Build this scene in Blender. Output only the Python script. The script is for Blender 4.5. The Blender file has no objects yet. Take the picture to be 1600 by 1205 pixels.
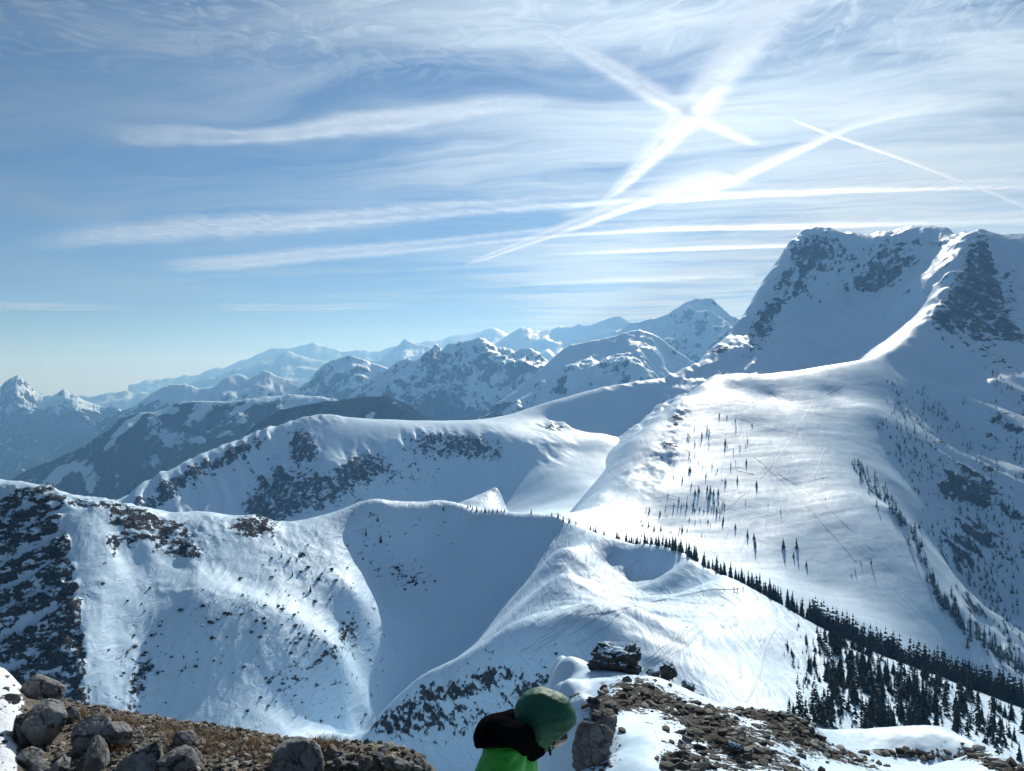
import bpy, math, random
import numpy as np
from mathutils import Vector, Matrix

# ------------------------------------------------------------------ camera, sky, sun, exposure
SC = bpy.context.scene
COL = SC.collection
W0, H0, F0, CX, CY = 1600.0, 1205.0, 1204.0, 800.0, 602.5     # photograph's frame, focal length in its pixels

cam_d = bpy.data.cameras.new('camera')
cam = bpy.data.objects.new('camera', cam_d)
COL.objects.link(cam)
cam.location = (0, 0, 0)
cam.rotation_euler = (math.radians(90), 0, 0)
cam_d.sensor_fit = 'HORIZONTAL'
cam_d.sensor_width = 36.0
cam_d.lens = 36.0 * F0 / W0
cam_d.clip_start = 0.05
cam_d.clip_end = 90000.0
SC.camera = cam

SUN_AZ = math.radians(17.0)      # to the right of the viewing direction
SUN_EL = math.radians(29.5)
SUN = Vector((math.cos(SUN_EL) * math.sin(SUN_AZ), math.cos(SUN_EL) * math.cos(SUN_AZ), math.sin(SUN_EL)))

SC.view_settings.view_transform = 'Standard'
SC.view_settings.look = 'None'
SC.view_settings.gamma = 1.0
SC.view_settings.exposure = -0.04
SC.view_settings.use_curve_mapping = False
SC.cycles.use_denoising = True
SC.cycles.max_bounces = 6
SC.cycles.volume_bounces = 1
SC.cycles.transparent_max_bounces = 8


class NT:
    """small helper round a node tree"""
    def __init__(self, tree):
        self.t = tree
        self.n = tree.nodes
        self.l = tree.links

    def node(self, typ, **kw):
        nd = self.n.new(typ)
        for k, v in kw.items():
            setattr(nd, k, v)
        return nd

    def put(self, sock, v):
        if isinstance(v, bpy.types.NodeSocket):
            self.l.new(v, sock)
        else:
            sock.default_value = v

    def m(self, op, a, b=None, c=None, clamp=False):
        nd = self.node('ShaderNodeMath', operation=op, use_clamp=clamp)
        self.put(nd.inputs[0], a)
        if b is not None:
            self.put(nd.inputs[1], b)
        if c is not None:
            self.put(nd.inputs[2], c)
        return nd.outputs[0]

    def v(self, op, a, b=None, out=0):
        nd = self.node('ShaderNodeVectorMath', operation=op)
        self.put(nd.inputs[0], a)
        if b is not None:
            self.put(nd.inputs[3 if op == 'SCALE' else 1], b)
        return nd.outputs['Value'] if op in ('DOT_PRODUCT', 'LENGTH', 'DISTANCE') else nd.outputs[0]

    def xyz(self, x, y, z):
        nd = self.node('ShaderNodeCombineXYZ')
        self.put(nd.inputs[0], x); self.put(nd.inputs[1], y); self.put(nd.inputs[2], z)
        return nd.outputs[0]

    def sep(self, v):
        nd = self.node('ShaderNodeSeparateXYZ')
        self.put(nd.inputs[0], v)
        return nd.outputs

    def noise(self, vec, scale, detail=4.0, rough=0.55, dist=0.0, dim='3D', kind='FBM'):
        nd = self.node('ShaderNodeTexNoise', noise_dimensions=dim)
        try:
            nd.noise_type = kind
        except Exception:
            pass
        self.put(nd.inputs['Vector'], vec)
        nd.inputs['Scale'].default_value = scale
        nd.inputs['Detail'].default_value = detail
        nd.inputs['Roughness'].default_value = rough
        nd.inputs['Distortion'].default_value = dist
        return nd.outputs[0]

    def ramp(self, x, a, b, lo=0.0, hi=1.0, smooth=True):
        nd = self.node('ShaderNodeMapRange')
        nd.interpolation_type = 'SMOOTHSTEP' if smooth else 'LINEAR'
        self.put(nd.inputs['Value'], x)
        self.put(nd.inputs['From Min'], a); self.put(nd.inputs['From Max'], b)
        self.put(nd.inputs['To Min'], lo); self.put(nd.inputs['To Max'], hi)
        return nd.outputs[0]

    def mix(self, f, a, b):
        nd = self.node('ShaderNodeMix', data_type='RGBA')
        self.put(nd.inputs[0], f)
        self.put(nd.inputs[6], a); self.put(nd.inputs[7], b)
        return nd.outputs[2]


def rgba(c):
    return (c[0], c[1], c[2], 1.0)


def build_world():
    w = bpy.data.worlds.new('World')
    SC.world = w
    w.use_nodes = True
    w.node_tree.nodes.clear()
    T = NT(w.node_tree)
    out = T.node('ShaderNodeOutputWorld')
    sky = T.node('ShaderNodeTexSky', sky_type='NISHITA')
    sky.sun_disc = False
    sky.sun_elevation = SUN_EL
    sky.sun_rotation = SUN_AZ
    sky.altitude = 2000.0
    sky.air_density = 1.0
    sky.dust_density = 0.4
    sky.ozone_density = 6.0
    STR = 0.056
    tc = T.node('ShaderNodeTexCoord')
    d = T.v('NORMALIZE', tc.outputs['Generated'])
    dx, dy, dz = T.sep(d)
    z = T.m('MAXIMUM', dz, 0.03)
    u = T.m('DIVIDE', dx, z)
    v = T.m('DIVIDE', dy, z)
    uv = T.xyz(u, v, 0.0)                      # the place on the cloud sheet high above

    def uvp(px, py):
        e = max(CY - py, 12.0)
        return np.array([(px - CX) / e, F0 / e])

    def width(px0, py0, px1, py1, px, py, w_):
        L = math.hypot(px1 - px0, py1 - py0)
        nx, ny = -(py1 - py0) / L, (px1 - px0) / L
        a, b = uvp(px0, py0), uvp(px1, py1)
        q = uvp(px + nx * w_, py + ny * w_)
        dd = (b - a) / np.linalg.norm(b - a)
        r = q - a
        return abs(r[0] * dd[1] - r[1] * dd[0])

    # warped coordinates for soft cirrus
    wv = T.node('ShaderNodeTexNoise', noise_dimensions='2D')
    T.put(wv.inputs['Vector'], uv)
    wv.inputs['Scale'].default_value = 0.9
    wv.inputs['Detail'].default_value = 3.0
    warp = T.v('SCALE', T.v('SUBTRACT', wv.outputs['Color'], (0.5, 0.5, 0.5)), 0.55)
    uvw = T.v('ADD', uv, warp)
    ang = math.radians(-14)
    ca, sa = math.cos(ang), math.sin(ang)
    wx, wy, _ = T.sep(uvw)
    al = T.m('ADD', T.m('MULTIPLY', wx, ca), T.m('MULTIPLY', wy, sa))
    ac = T.m('SUBTRACT', T.m('MULTIPLY', wy, ca), T.m('MULTIPLY', wx, sa))
    st = T.xyz(T.m('MULTIPLY', al, 0.42), T.m('MULTIPLY', ac, 1.5), 0.0)
    n1 = T.noise(st, 1.0, 7.0, 0.56, 0.4, '2D')
    st2 = T.xyz(T.m('MULTIPLY', al, 1.1), T.m('MULTIPLY', ac, 4.2), 3.0)
    n2 = T.noise(st2, 1.5, 6.0, 0.6, 0.6, '2D')
    st3 = T.xyz(T.m('MULTIPLY', al, 0.9), T.m('MULTIPLY', ac, 8.5), 5.0)
    fib = T.noise(st3, 1.3, 6.0, 0.62, 0.35, '2D')
    # thin to the left, thicker on the sun's side
    side = T.ramp(T.m('ADD', u, T.m('MULTIPLY', T.m('SUBTRACT', n1, 0.5), 1.2)), -0.7, 1.0, 0.30, 1.0)
    cir = T.m('MULTIPLY', T.ramp(T.m('ADD', n1, T.m('MULTIPLY', side, 0.10)), 0.43, 0.78), T.ramp(fib, 0.25, 0.75, 0.55, 1.1))
    veil = T.m('MULTIPLY', T.ramp(n2, 0.25, 0.75, 0.04, 0.34), side)
    cir = T.m('MULTIPLY', T.m('MULTIPLY', cir, side), 1.25)
    # broken grains high up
    n3 = T.noise(uvw, 7.0, 5.0, 0.65, 1.6, '2D')
    gr = T.m('MULTIPLY', T.ramp(n3, 0.42, 0.74, 0.0, 0.42), T.ramp(v, 2.7, 2.05))
    dens = T.m('ADD', T.m('ADD', veil, cir), gr)

    brk = T.m('ADD', T.m('MULTIPLY', n2, 0.95), 0.48)
    soft = T.noise(uvw, 5.0, 4.0, 0.6, 0.3, '2D')
    segs = [  # soft bands of cirrus: px0, py0, half width, px1, py1, half width, strength
        (1330, -160, 90, 1200, 20, 40, 0.55),
        (185, 212, 14, 420, 212, 10, 0.30), (420, 208, 9, 820, 162, 14, 0.45),
        (-60, 395, 14, 150, 440, 22, 0.36), (-60, 280, 30, 115, 335, 22, 0.30),
        (1340, 172, 16, 1415, 168, 20, 0.75), (780, -10, 30, 1100, 45, 22, 0.35),
        (1150, 200, 40, 1700, 170, 40, 0.30),
    ]
    tot = None
    for (x0, y0, w0, x1, y1, w1, s) in segs:
        a, b = uvp(x0, y0), uvp(x1, y1)
        dd = b - a
        L2 = float(dd @ dd)
        wa, wb = width(x0, y0, x1, y1, x0, y0, w0), width(x0, y0, x1, y1, x1, y1, w1)
        src = uvw if max(w0, w1) > 24 else (uv if max(w0, w1) < 4 else None)
        if src is None:
            src = T.v('ADD', uv, T.v('SCALE', warp, 0.12 if max(w0, w1) < 13 else 0.3))
        r = T.v('SUBTRACT', src, (a[0], a[1], 0))
        t = T.m('DIVIDE', T.v('DOT_PRODUCT', r, (dd[0], dd[1], 0)), L2)
        tcl = T.m('MINIMUM', T.m('MAXIMUM', t, 0.0), 1.0)
        q = T.v('SUBTRACT', r, T.v('SCALE', (dd[0], dd[1], 0), tcl))
        wd = T.m('ADD', T.m('MULTIPLY', tcl, wb - wa), wa)
        e = T.m('DIVIDE', T.v('LENGTH', q), wd)
        g = T.m('EXPONENT', T.m('MULTIPLY', T.m('MULTIPLY', e, e), -1.0))
        g = T.m('MULTIPLY', g, s)
        tot = g if tot is None else T.m('ADD', tot, g)
    tot = T.m('MULTIPLY', tot, T.m('MULTIPLY', brk, T.ramp(soft, 0.2, 0.7, 0.6, 1.15)))
    dens = T.m('ADD', dens, tot)
    dens = T.m('MULTIPLY', dens, T.ramp(dz, 0.0, 0.06))
    dens = T.m('SUBTRACT', 1.0, T.m('EXPONENT', T.m('MULTIPLY', dens, -1.25)))
    cs = T.v('DOT_PRODUCT', d, tuple(SUN))
    glow = T.m('POWER', T.m('MAXIMUM', cs, 0.0), 4.0)
    lit = T.m('ADD', 0.10, T.m('MULTIPLY', glow, 1.0))
    cloud = T.v('SCALE', (0.84, 0.97, 1.06), lit)
    base = T.v('SCALE', sky.outputs[0], STR)
    colr = T.mix(dens, base, cloud)
    bg = T.node('ShaderNodeBackground')
    T.put(bg.inputs['Color'], colr)
    bg.inputs['Strength'].default_value = 1.0
    T.l.new(bg.outputs[0], out.inputs[0])


build_world()
SC.world.cycles.sampling_method = 'MANUAL'
SC.world.cycles.sample_map_resolution = 256

sun_d = bpy.data.lights.new('sun', 'SUN')
sun_d.energy = 5.0
sun_d.angle = math.radians(0.53)
sun_d.color = (0.955, 0.99, 1.0)
sun = bpy.data.objects.new('sun', sun_d)
COL.objects.link(sun)
sun.rotation_euler = SUN.to_track_quat('Z', 'Y').to_euler()
sun.location = (300, 900, 600)

# ------------------------------------------------------------------ noise and surface fitting
RNG = np.random.RandomState(7)
PERM = RNG.permutation(256).astype(np.int32)
PERM = np.concatenate([PERM, PERM])
GA = RNG.rand(256) * 2 * np.pi
GX, GY = np.cos(GA).astype(np.float32), np.sin(GA).astype(np.float32)


def perlin(x, y, seed=0):
    x = np.asarray(x, np.float64) + seed * 17.31
    y = np.asarray(y, np.float64) + seed * 9.77
    xi = np.floor(x).astype(np.int64); yi = np.floor(y).astype(np.int64)
    xf = (x - xi).astype(np.float32); yf = (y - yi).astype(np.float32)
    xi &= 255; yi &= 255
    u = xf * xf * xf * (xf * (xf * 6 - 15) + 10)
    v = yf * yf * yf * (yf * (yf * 6 - 15) + 10)

    def g(ix, iy, fx, fy):
        h = PERM[(PERM[ix & 255] + iy) & 255]
        return GX[h] * fx + GY[h] * fy
    a = g(xi, yi, xf, yf); b = g(xi + 1, yi, xf - 1, yf)
    c = g(xi, yi + 1, xf, yf - 1); e = g(xi + 1, yi + 1, xf - 1, yf - 1)
    return (a + u * (b - a)) * (1 - v) + (c + u * (e - c)) * v


def fbm(x, y, octv=5, gain=0.5, lac=2.03, seed=0, ridged=False):
    s, a, t = 0.0, 1.0, 0.0
    for i in range(octv):
        n = perlin(x, y, seed + i)
        if ridged:
            n = 1.0 - np.abs(n) * 2.4
        s = s + a * n
        t += a
        a *= gain
        x, y = x * lac, y * lac
    return s / t


def sstep(x, a, b):
    t = np.clip((x - a) / (b - a), 0, 1)
    return t * t * (3 - 2 * t)


class Surface:
    """a smooth surface through points given as (px, py, distance) on what the photograph shows"""
    def __init__(self, pts, c, soft=(), lam=1e-3, lam_soft=0.35):
        n0 = len(pts)
        P = np.array(list(pts) + list(soft), float)                        # X, Y, Z
        lam = np.where(np.arange(len(P)) < n0, lam, lam_soft)
        self.sc = np.array([P[:, 0].mean(), P[:, 1].mean()])
        self.p = P[:, :2] - self.sc
        self.c = c
        n = len(P)
        d = np.hypot(self.p[:, None, 0] - self.p[None, :, 0], self.p[:, None, 1] - self.p[None, :, 1])
        K = -np.sqrt(d * d + c * c) + np.diag(lam * c)
        A = np.zeros((n + 3, n + 3))
        A[:n, :n] = K
        q = np.c_[np.ones(n), self.p / 500.0]
        A[:n, n:] = q; A[n:, :n] = q.T
        self.w = np.linalg.lstsq(A, np.r_[P[:, 2], 0, 0, 0], rcond=None)[0]

    def __call__(self, X, Y):
        sh = X.shape
        x = (X.ravel() - self.sc[0]).astype(np.float32); y = (Y.ravel() - self.sc[1]).astype(np.float32)
        n = len(self.p)
        w = self.w.astype(np.float32)
        px, py = self.p[:, 0].astype(np.float32), self.p[:, 1].astype(np.float32)
        c2 = np.float32(self.c * self.c)
        o = np.empty(len(x), np.float32)
        S = 20000
        for i in range(0, len(x), S):
            dx = x[i:i + S, None] - px; dy = y[i:i + S, None] - py
            dx *= dx; dy *= dy; dx += dy; dx += c2
            np.sqrt(dx, out=dx)
            o[i:i + S] = w[n] + w[n + 1] * x[i:i + S] / 500 + w[n + 2] * y[i:i + S] / 500 - dx @ w[:n]
        return o.reshape(sh).astype(np.float64)


def P(px, py, Y):
    return ((px - CX) / F0 * Y, Y, (CY - py) / F0 * Y)


def Q(px, Y, z):
    return ((px - CX) / F0 * Y, Y, z)


def along(pts, step):
    """points along a polyline in (px, py, Y), every step pixels"""
    o = []
    for a, b in zip(pts[:-1], pts[1:]):
        n = max(1, int(round(math.hypot(b[0] - a[0], b[1] - a[1]) / step)))
        for i in range(n):
            t = i / n
            o.append(P(*[a[k] + (b[k] - a[k]) * t for k in range(3)]))
    o.append(P(*pts[-1]))
    return o


def behind(pts, step, offs):
    o = []
    base = along(pts, step)
    for (X, Y, Z) in base:
        for dY, dz in offs:
            k = (Y + dY) / Y
            o.append((X * k, Y + dY, Z + dz))
    return o


def blobs(px, py, lst):
    """sum of soft ellipses: (px, py, rx, ry, degrees, strength)"""
    s = np.zeros_like(px)
    for (x, y, rx, ry, a, k) in lst:
        a = math.radians(a)
        dx, dy = px - x, py - y
        u = (dx * math.cos(a) + dy * math.sin(a)) / rx
        v = (-dx * math.sin(a) + dy * math.cos(a)) / ry
        s += k * np.exp(-(u * u + v * v) ** 1.5)
    return s


def mesh_obj(name, verts, faces, mats=(), parent=None, smooth=True, attrs=None, midx=None):
    me = bpy.data.meshes.new(name)
    verts = np.asarray(verts, np.float32)
    if isinstance(faces, np.ndarray):
        nf, k = faces.shape
        me.vertices.add(len(verts)); me.vertices.foreach_set('co', verts.ravel())
        me.loops.add(nf * k); me.loops.foreach_set('vertex_index', faces.astype(np.int32).ravel())
        me.polygons.add(nf); me.polygons.foreach_set('loop_start', np.arange(0, nf * k, k, dtype=np.int32))
        me.update(calc_edges=True)
    else:
        me.from_pydata(verts.tolist(), [], faces)
    for mt in mats:
        me.materials.append(mt)
    if midx is not None:
        me.polygons.foreach_set('material_index', np.asarray(midx, np.int32))
    me.polygons.foreach_set('use_smooth', np.full(len(me.polygons), smooth))
    for k, a in (attrs or {}).items():
        at = me.attributes.new(k, 'FLOAT', 'POINT')
        at.data.foreach_set('value', np.asarray(a, np.float32).ravel())
    me.update()
    ob = bpy.data.objects.new(name, me)
    COL.objects.link(ob)
    if parent is not None:
        ob.parent = parent
    return ob


def tag(o, label=None, cat=None, group=None, kind=None):
    if label: o['label'] = label
    if cat: o['category'] = cat
    if group: o['group'] = group
    if kind: o['kind'] = kind
    return o


def grid_faces(r, c):
    i = np.arange(r * c).reshape(r, c)
    return np.stack([i[:-1, :-1].ravel(), i[:-1, 1:].ravel(), i[1:, 1:].ravel(), i[1:, :-1].ravel()], 1)


class Land:
    """one piece of terrain: a height over the ground plan, sampled finer the nearer it lies"""
    def __init__(self, name, height, px0, px1, ncol, Y0, Y1, nrow, mat, paint, label, rows=None):
        self.height = height
        self.cols = np.linspace(px0, px1, ncol)
        self.rows = rows if rows is not None else np.geomspace(Y0, Y1, nrow)
        PXg, Yg = np.meshgrid(self.cols, self.rows)
        Xg = (PXg - CX) / F0 * Yg
        Z, extra = height(Xg, Yg)
        self.X, self.Y, self.Z = Xg, Yg, Z
        self.PX = PXg
        self.PY = CY - F0 * Z / Yg
        gy = np.gradient(Z, axis=0) / np.gradient(Yg, axis=0)
        gx = np.gradient(Z, axis=1) / np.gradient(Xg, axis=1)
        gy = gy - gx * (PXg - CX) / F0
        self.slope = np.hypot(gx, gy)
        self.gx, self.gy = gx, gy
        attrs = paint(self, extra)
        v = np.stack([Xg, Yg, Z], -1).reshape(-1, 3)
        self.ob = mesh_obj(name, v, grid_faces(*Z.shape), [mat], attrs=attrs)
        tag(self.ob, label, None, None, 'structure')

    def pick(self, px, py):
        """first ground point met along the line of sight of that pixel"""
        j = int(np.clip(np.searchsorted(self.cols, px), 1, len(self.cols) - 1))
        t = (px - self.cols[j - 1]) / (self.cols[j] - self.cols[j - 1])
        colpy = self.PY[:, j - 1] * (1 - t) + self.PY[:, j] * t
        hit = np.nonzero(colpy <= py)[0]
        if len(hit) == 0:
            return None
        i = hit[0]
        if i == 0:
            Y = self.rows[0]
        else:
            s = (colpy[i - 1] - py) / max(colpy[i - 1] - colpy[i], 1e-6)
            Y = self.rows[i - 1] + (self.rows[i] - self.rows[i - 1]) * min(max(s, 0), 1)
        return self.at((px - CX) / F0 * Y, Y)

    def at(self, X, Y):
        px = CX + X / Y * F0
        j = int(np.clip(np.searchsorted(self.cols, px), 1, len(self.cols) - 1))
        i = int(np.clip(np.searchsorted(self.rows, Y), 1, len(self.rows) - 1))
        t = np.clip((px - self.cols[j - 1]) / (self.cols[j] - self.cols[j - 1]), 0, 1)
        s = np.clip((Y - self.rows[i - 1]) / (self.rows[i] - self.rows[i - 1]), 0, 1)
        Z = self.Z
        z = (Z[i - 1, j - 1] * (1 - t) + Z[i - 1, j] * t) * (1 - s) + (Z[i, j - 1] * (1 - t) + Z[i, j] * t) * s
        return Vector((X, Y, float(z)))


# ------------------------------------------------------------------ materials
def new_mat(name):
    m = bpy.data.materials.new(name)
    m.use_nodes = True
    T = NT(m.node_tree)
    b = m.node_tree.nodes['Principled BSDF']
    return m, T, b


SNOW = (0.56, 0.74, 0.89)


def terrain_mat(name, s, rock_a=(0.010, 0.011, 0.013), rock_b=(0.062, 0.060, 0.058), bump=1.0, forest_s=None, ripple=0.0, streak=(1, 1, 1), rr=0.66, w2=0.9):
    """snow, bare rock and woods over the same ground; s is the size in metres of the patches"""
    m, T, b = new_mat(name)
    geo = T.node('ShaderNodeNewGeometry')
    pos = geo.outputs['Position']
    ps = T.v('MULTIPLY', pos, streak)
    rk = T.node('ShaderNodeAttribute', attribute_name='rock').outputs['Fac']
    fo = T.node('ShaderNodeAttribute', attribute_name='forest').outputs['Fac']
    n1 = T.noise(ps, 1.0 / s, 7.0, rr, 0.2)
    n2 = T.noise(pos, 3.1 / s, 6.0, 0.6)
    n3 = T.noise(pos, 0.23 / s, 3.0, 0.5)
    rsum = T.m('ADD', T.m('MULTIPLY', T.m('SUBTRACT', n1, 0.5), 1.25), T.m('MULTIPLY', T.m('SUBTRACT', n2, 0.5), w2))
    rf = T.ramp(T.m('ADD', rk, rsum), 0.50, 0.60)
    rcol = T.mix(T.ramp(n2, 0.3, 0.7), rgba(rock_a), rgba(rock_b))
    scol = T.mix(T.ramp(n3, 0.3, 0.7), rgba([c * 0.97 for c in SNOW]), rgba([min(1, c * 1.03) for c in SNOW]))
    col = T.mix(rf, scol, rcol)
    fs = forest_s or s
    f1 = T.noise(pos, 1.0 / fs, 5.0, 0.7)
    ff = T.ramp(T.m('ADD', fo, T.m('MULTIPLY', T.m('SUBTRACT', f1, 0.5), 1.6)), 0.45, 0.60)
    fcol = T.mix(T.ramp(n2, 0.3, 0.7), (0.010, 0.016, 0.014, 1), (0.035, 0.045, 0.036, 1))
    col = T.mix(ff, col, fcol)
    T.put(b.inputs['Base Color'], col)
    T.put(b.inputs['Roughness'], T.m('ADD', 0.55, T.m('MULTIPLY', rf, 0.35)))
    T.put(b.inputs['Specular IOR Level'], T.m('MULTIPLY', T.m('SUBTRACT', 1.0, ff), T.m('SUBTRACT', 0.25, T.m('MULTIPLY', rf, 0.15))))
    hgt = T.m('ADD', T.m('MULTIPLY', n1, T.m('ADD', T.m('MULTIPLY', rf, 1.0), 0.06)), T.m('MULTIPLY', n2, T.m('ADD', T.m('MULTIPLY', rf, 0.5), 0.03)))
    hgt = T.m('ADD', hgt, T.m('MULTIPLY', T.m('MULTIPLY', f1, ff), 1.2))
    if ripple:
        wv = T.noise(T.v('MULTIPLY', pos, (1.0, 0.22, 1.0)), 0.55 / s * 2, 4.0, 0.6, 0.8)
        hgt = T.m('ADD', hgt, T.m('MULTIPLY', wv, ripple))
    bp = T.node('ShaderNodeBump')
    bp.inputs['Strength'].default_value = 0.8
    bp.inputs['Distance'].default_value = s * 0.5 * bump
    T.put(bp.inputs['Height'], hgt)
    T.l.new(bp.outputs[0], b.inputs['Normal'])
    return m

# ------------------------------------------------------------------ the bowl below the summit and its rim
crestA = [(-250, 722, 420), (-150, 735, 426), (0, 755, 430), (30, 758, 430), (60, 768, 429), (95, 781, 428), (150, 791, 433), (200, 800, 446), (260, 806, 465),
          (330, 803, 482), (400, 811, 500), (440, 823, 515), (480, 819, 527), (520, 812, 540), (600, 800, 562), (660, 794, 582), (712, 788, 598),
          (747, 801, 597), (790, 802, 592), (832, 804, 585), (870, 810, 575), (898, 818, 565), (926, 830, 545), (976, 848, 505),
          (1030, 857, 470), (1068, 866, 450), (1093, 880, 430), (1135, 901, 395), (1160, 912, 375), (1202, 935, 352),
          (1253, 965, 335), (1300, 987, 325), (1350, 1007, 318), (1450, 1052, 305), (1600, 1112, 290), (1850, 1195, 275)]
ptsA = along(crestA, 22)
ptsA += [q for q in behind(crestA[:19], 60, [(60, -32), (160, -110), (330, -190)]) if not (q[1] < 700 and 690 < CX + q[0] / q[1] * F0 < 815)]
ptsA += along([(722, 792, 612), (745, 778, 636), (774, 765, 655), (782, 772, 658), (792, 802, 660), (800, 822, 662)], 14)
ptsA += behind(crestA[19:], 60, [(35, -22), (120, -85), (300, -150)])
gully = [(872, 822, 569), (830, 870, 550), (790, 930, 529), (740, 990, 508), (680, 1045, 493), (620, 1085, 470), (560, 1118, 432), (470, 1150, 388), (430, 1200, 358)]
ptsA += along(gully, 30)
edge = [(604, 1114, 345), (651, 1083, 335), (709, 1060, 320), (786, 1029, 300), (850, 1003, 285), (900, 992, 275), (1000, 1010, 255), (1080, 1042, 235)]
ptsA += along(edge, 25)
_g = np.array(gully); _e = np.array(edge)
for px in range(640, 900, 30):          # the sunlit ramp sags a little between the gully and its outer edge
    g = [np.interp(px, _g[::-1, 0], _g[::-1, k]) for k in (1, 2)]
    e = [np.interp(px, _e[:, 0], _e[:, k]) for k in (1, 2)]
    A0 = np.array(P(px, e[0], e[1])); A1 = np.array(P(px, g[0], g[1]))
    for f in (0.2, 0.45, 0.7):
        q = A0 + (A1 - A0) * f
        ptsA.append((q[0], q[1], q[2] - 9.0 * f * (1 - f) * 1.6))
softA = [P(*q) for q in [
    (709, 1130, 310), (700, 1205, 301), (786, 1100, 290), (786, 1180, 281), (640, 1160, 327), (860, 1080, 273), (600, 1190, 334), (520, 1190, 380), (700, 1095, 315), (650, 1120, 331),
    # headwall
    (760, 850, 575), (700, 950, 533), (740, 900, 553), (800, 860, 563), (660, 1000, 512), (640, 950, 528), (820, 840, 568),
    # flank towards the sun
    (960, 920, 402), (900, 900, 452), (1000, 960, 342), (950, 985, 315), (1060, 940, 366), (1100, 915, 398), (880, 860, 528), 
    (1040, 905, 451), (1000, 905, 466), (960, 890, 487), (1050, 930, 407), (1000, 935, 416), (1088, 905, 415),
    (1120, 960, 325), (1160, 960, 315), (1160, 1000, 272), (1172, 1080, 215), (1130, 1020, 258), (1250, 1050, 262), (1300, 1100, 222), (1400, 1120, 228), (1350, 1050, 268), (1500, 1120, 250), (1600, 1190, 205), (1800, 1230, 190),
    # rib and hollow under the rim
    (735, 806, 594), (690, 855, 573), (650, 888, 560), (600, 893, 548), (640, 858, 556), (650, 825, 566), (620, 835, 560), (560, 860, 533), (620, 925, 535), (670, 915, 548),
    # lit shoulder on the left
    (500, 900, 483), (560, 925, 480), (548, 1010, 434), (450, 1000, 420), (400, 930, 440), (500, 960, 455), (480, 1060, 410), (430, 1110, 391), (530, 1060, 420), (520, 1120, 400),
    (450, 860, 490), (500, 850, 510), (430, 850, 492),
    # bench
    (260, 882, 437), (350, 884, 453), (430, 885, 470), (300, 860, 448), (230, 920, 414), (320, 923, 422), (400, 927, 434), (210, 890, 424),
    (320, 1000, 399), (320, 1100, 373), (400, 1100, 384), (220, 1000, 390.6), (220, 1100, 365), (250, 1180, 347), (400, 1000, 411), (320, 960, 410.7), (270, 1050, 382), (360, 1050, 392), (430, 1050, 402),
    (170, 880, 407), (170, 960, 387), (180, 1050, 366), (180, 1150, 345.5), (215, 960, 397), (210, 1050, 375), (160, 830, 420), (230, 850, 430),
    # the spur of slabs at the left
    (97, 800, 420), (102, 850, 404.7), (115, 900, 391), (128, 960, 376), (132, 1000, 366.5), (128, 1060, 353), (120, 1130, 339),
    (0, 850, 401.8), (0, 950, 376), (0, 1050, 353), (50, 900, 390.5), (60, 1000, 366), (50, 830, 409.6), (60, 1080, 348.7), (0, 1130, 337), (60, 1150, 335), (-150, 900, 385), (-150, 1050, 350), (-250, 950, 365),
    # knoll behind the rim
    (735, 800, 622)]]
for px in range(-250, 760, 125):
    ptsA += [Q(px, 210, -132), Q(px, 120, -88), Q(px, 55, -44)]
for px, a, b, c in [(800, -122, -80, -42), (900, -115, -76, -42), (1000, -95, -66, -38), (1100, -83, -58, -34), (1300, -86, -60, -36), (1500, -96, -66, -38), (1850, -105, -72, -42)]:
    ptsA += [Q(px, 185, a), Q(px, 120, b), Q(px, 55, c)]
surfA = Surface(ptsA, 9.0, softA)

rockA = [  # px, py, rx, ry, angle, strength
    (60, 775, 60, 14, 14, .42), (108, 950, 22, 120, -8, .50), (110, 1050, 30, 60, 0, .45), (60, 1030, 60, 40, -40, .34), (30, 840, 70, 30, -35, .18),
    (150, 790, 70, 12, 8, .50), (250, 835, 85, 30, 16, .46), (300, 868, 45, 16, 20, .40), (340, 825, 60, 24, 0, .34), (405, 820, 38, 20, 0, .62), (220, 815, 50, 14, 8, .4), (250, 915, 24, 9, 5, .3), (310, 927, 70, 5, 3, .28),
    (150, 915, 18, 45, 8, .26), (205, 1000, 16, 50, 25, .30), (225, 1050, 18, 55, 20, .36), (200, 1090, 45, 60, 0, .24), (175, 855, 28, 20, 0, .3),
    (640, 910, 50, 20, 5, .36), (545, 985, 25, 12, -30, .2), (520, 1015, 18, 10, -25, .26), (470, 860, 90, 40, 15, .13), (440, 1000, 90, 80, 0, .15), (320, 1040, 110, 70, 0, .13), (500, 870, 80, 40, 10, .12),
    (690, 1085, 55, 22, -10, .36), (770, 1058, 40, 16, -15, .32), (680, 1140, 110, 40, 0, .24), (830, 1075, 50, 18, -20, .30), (620, 1130, 50, 25, -15, .2),
    (880, 890, 12, 18, -30, .3), (885, 868, 16, 8, -20, .2), (1140, 975, 12, 10, 0, .22), (1128, 951, 7, 4, 0, .3),
]


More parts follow.
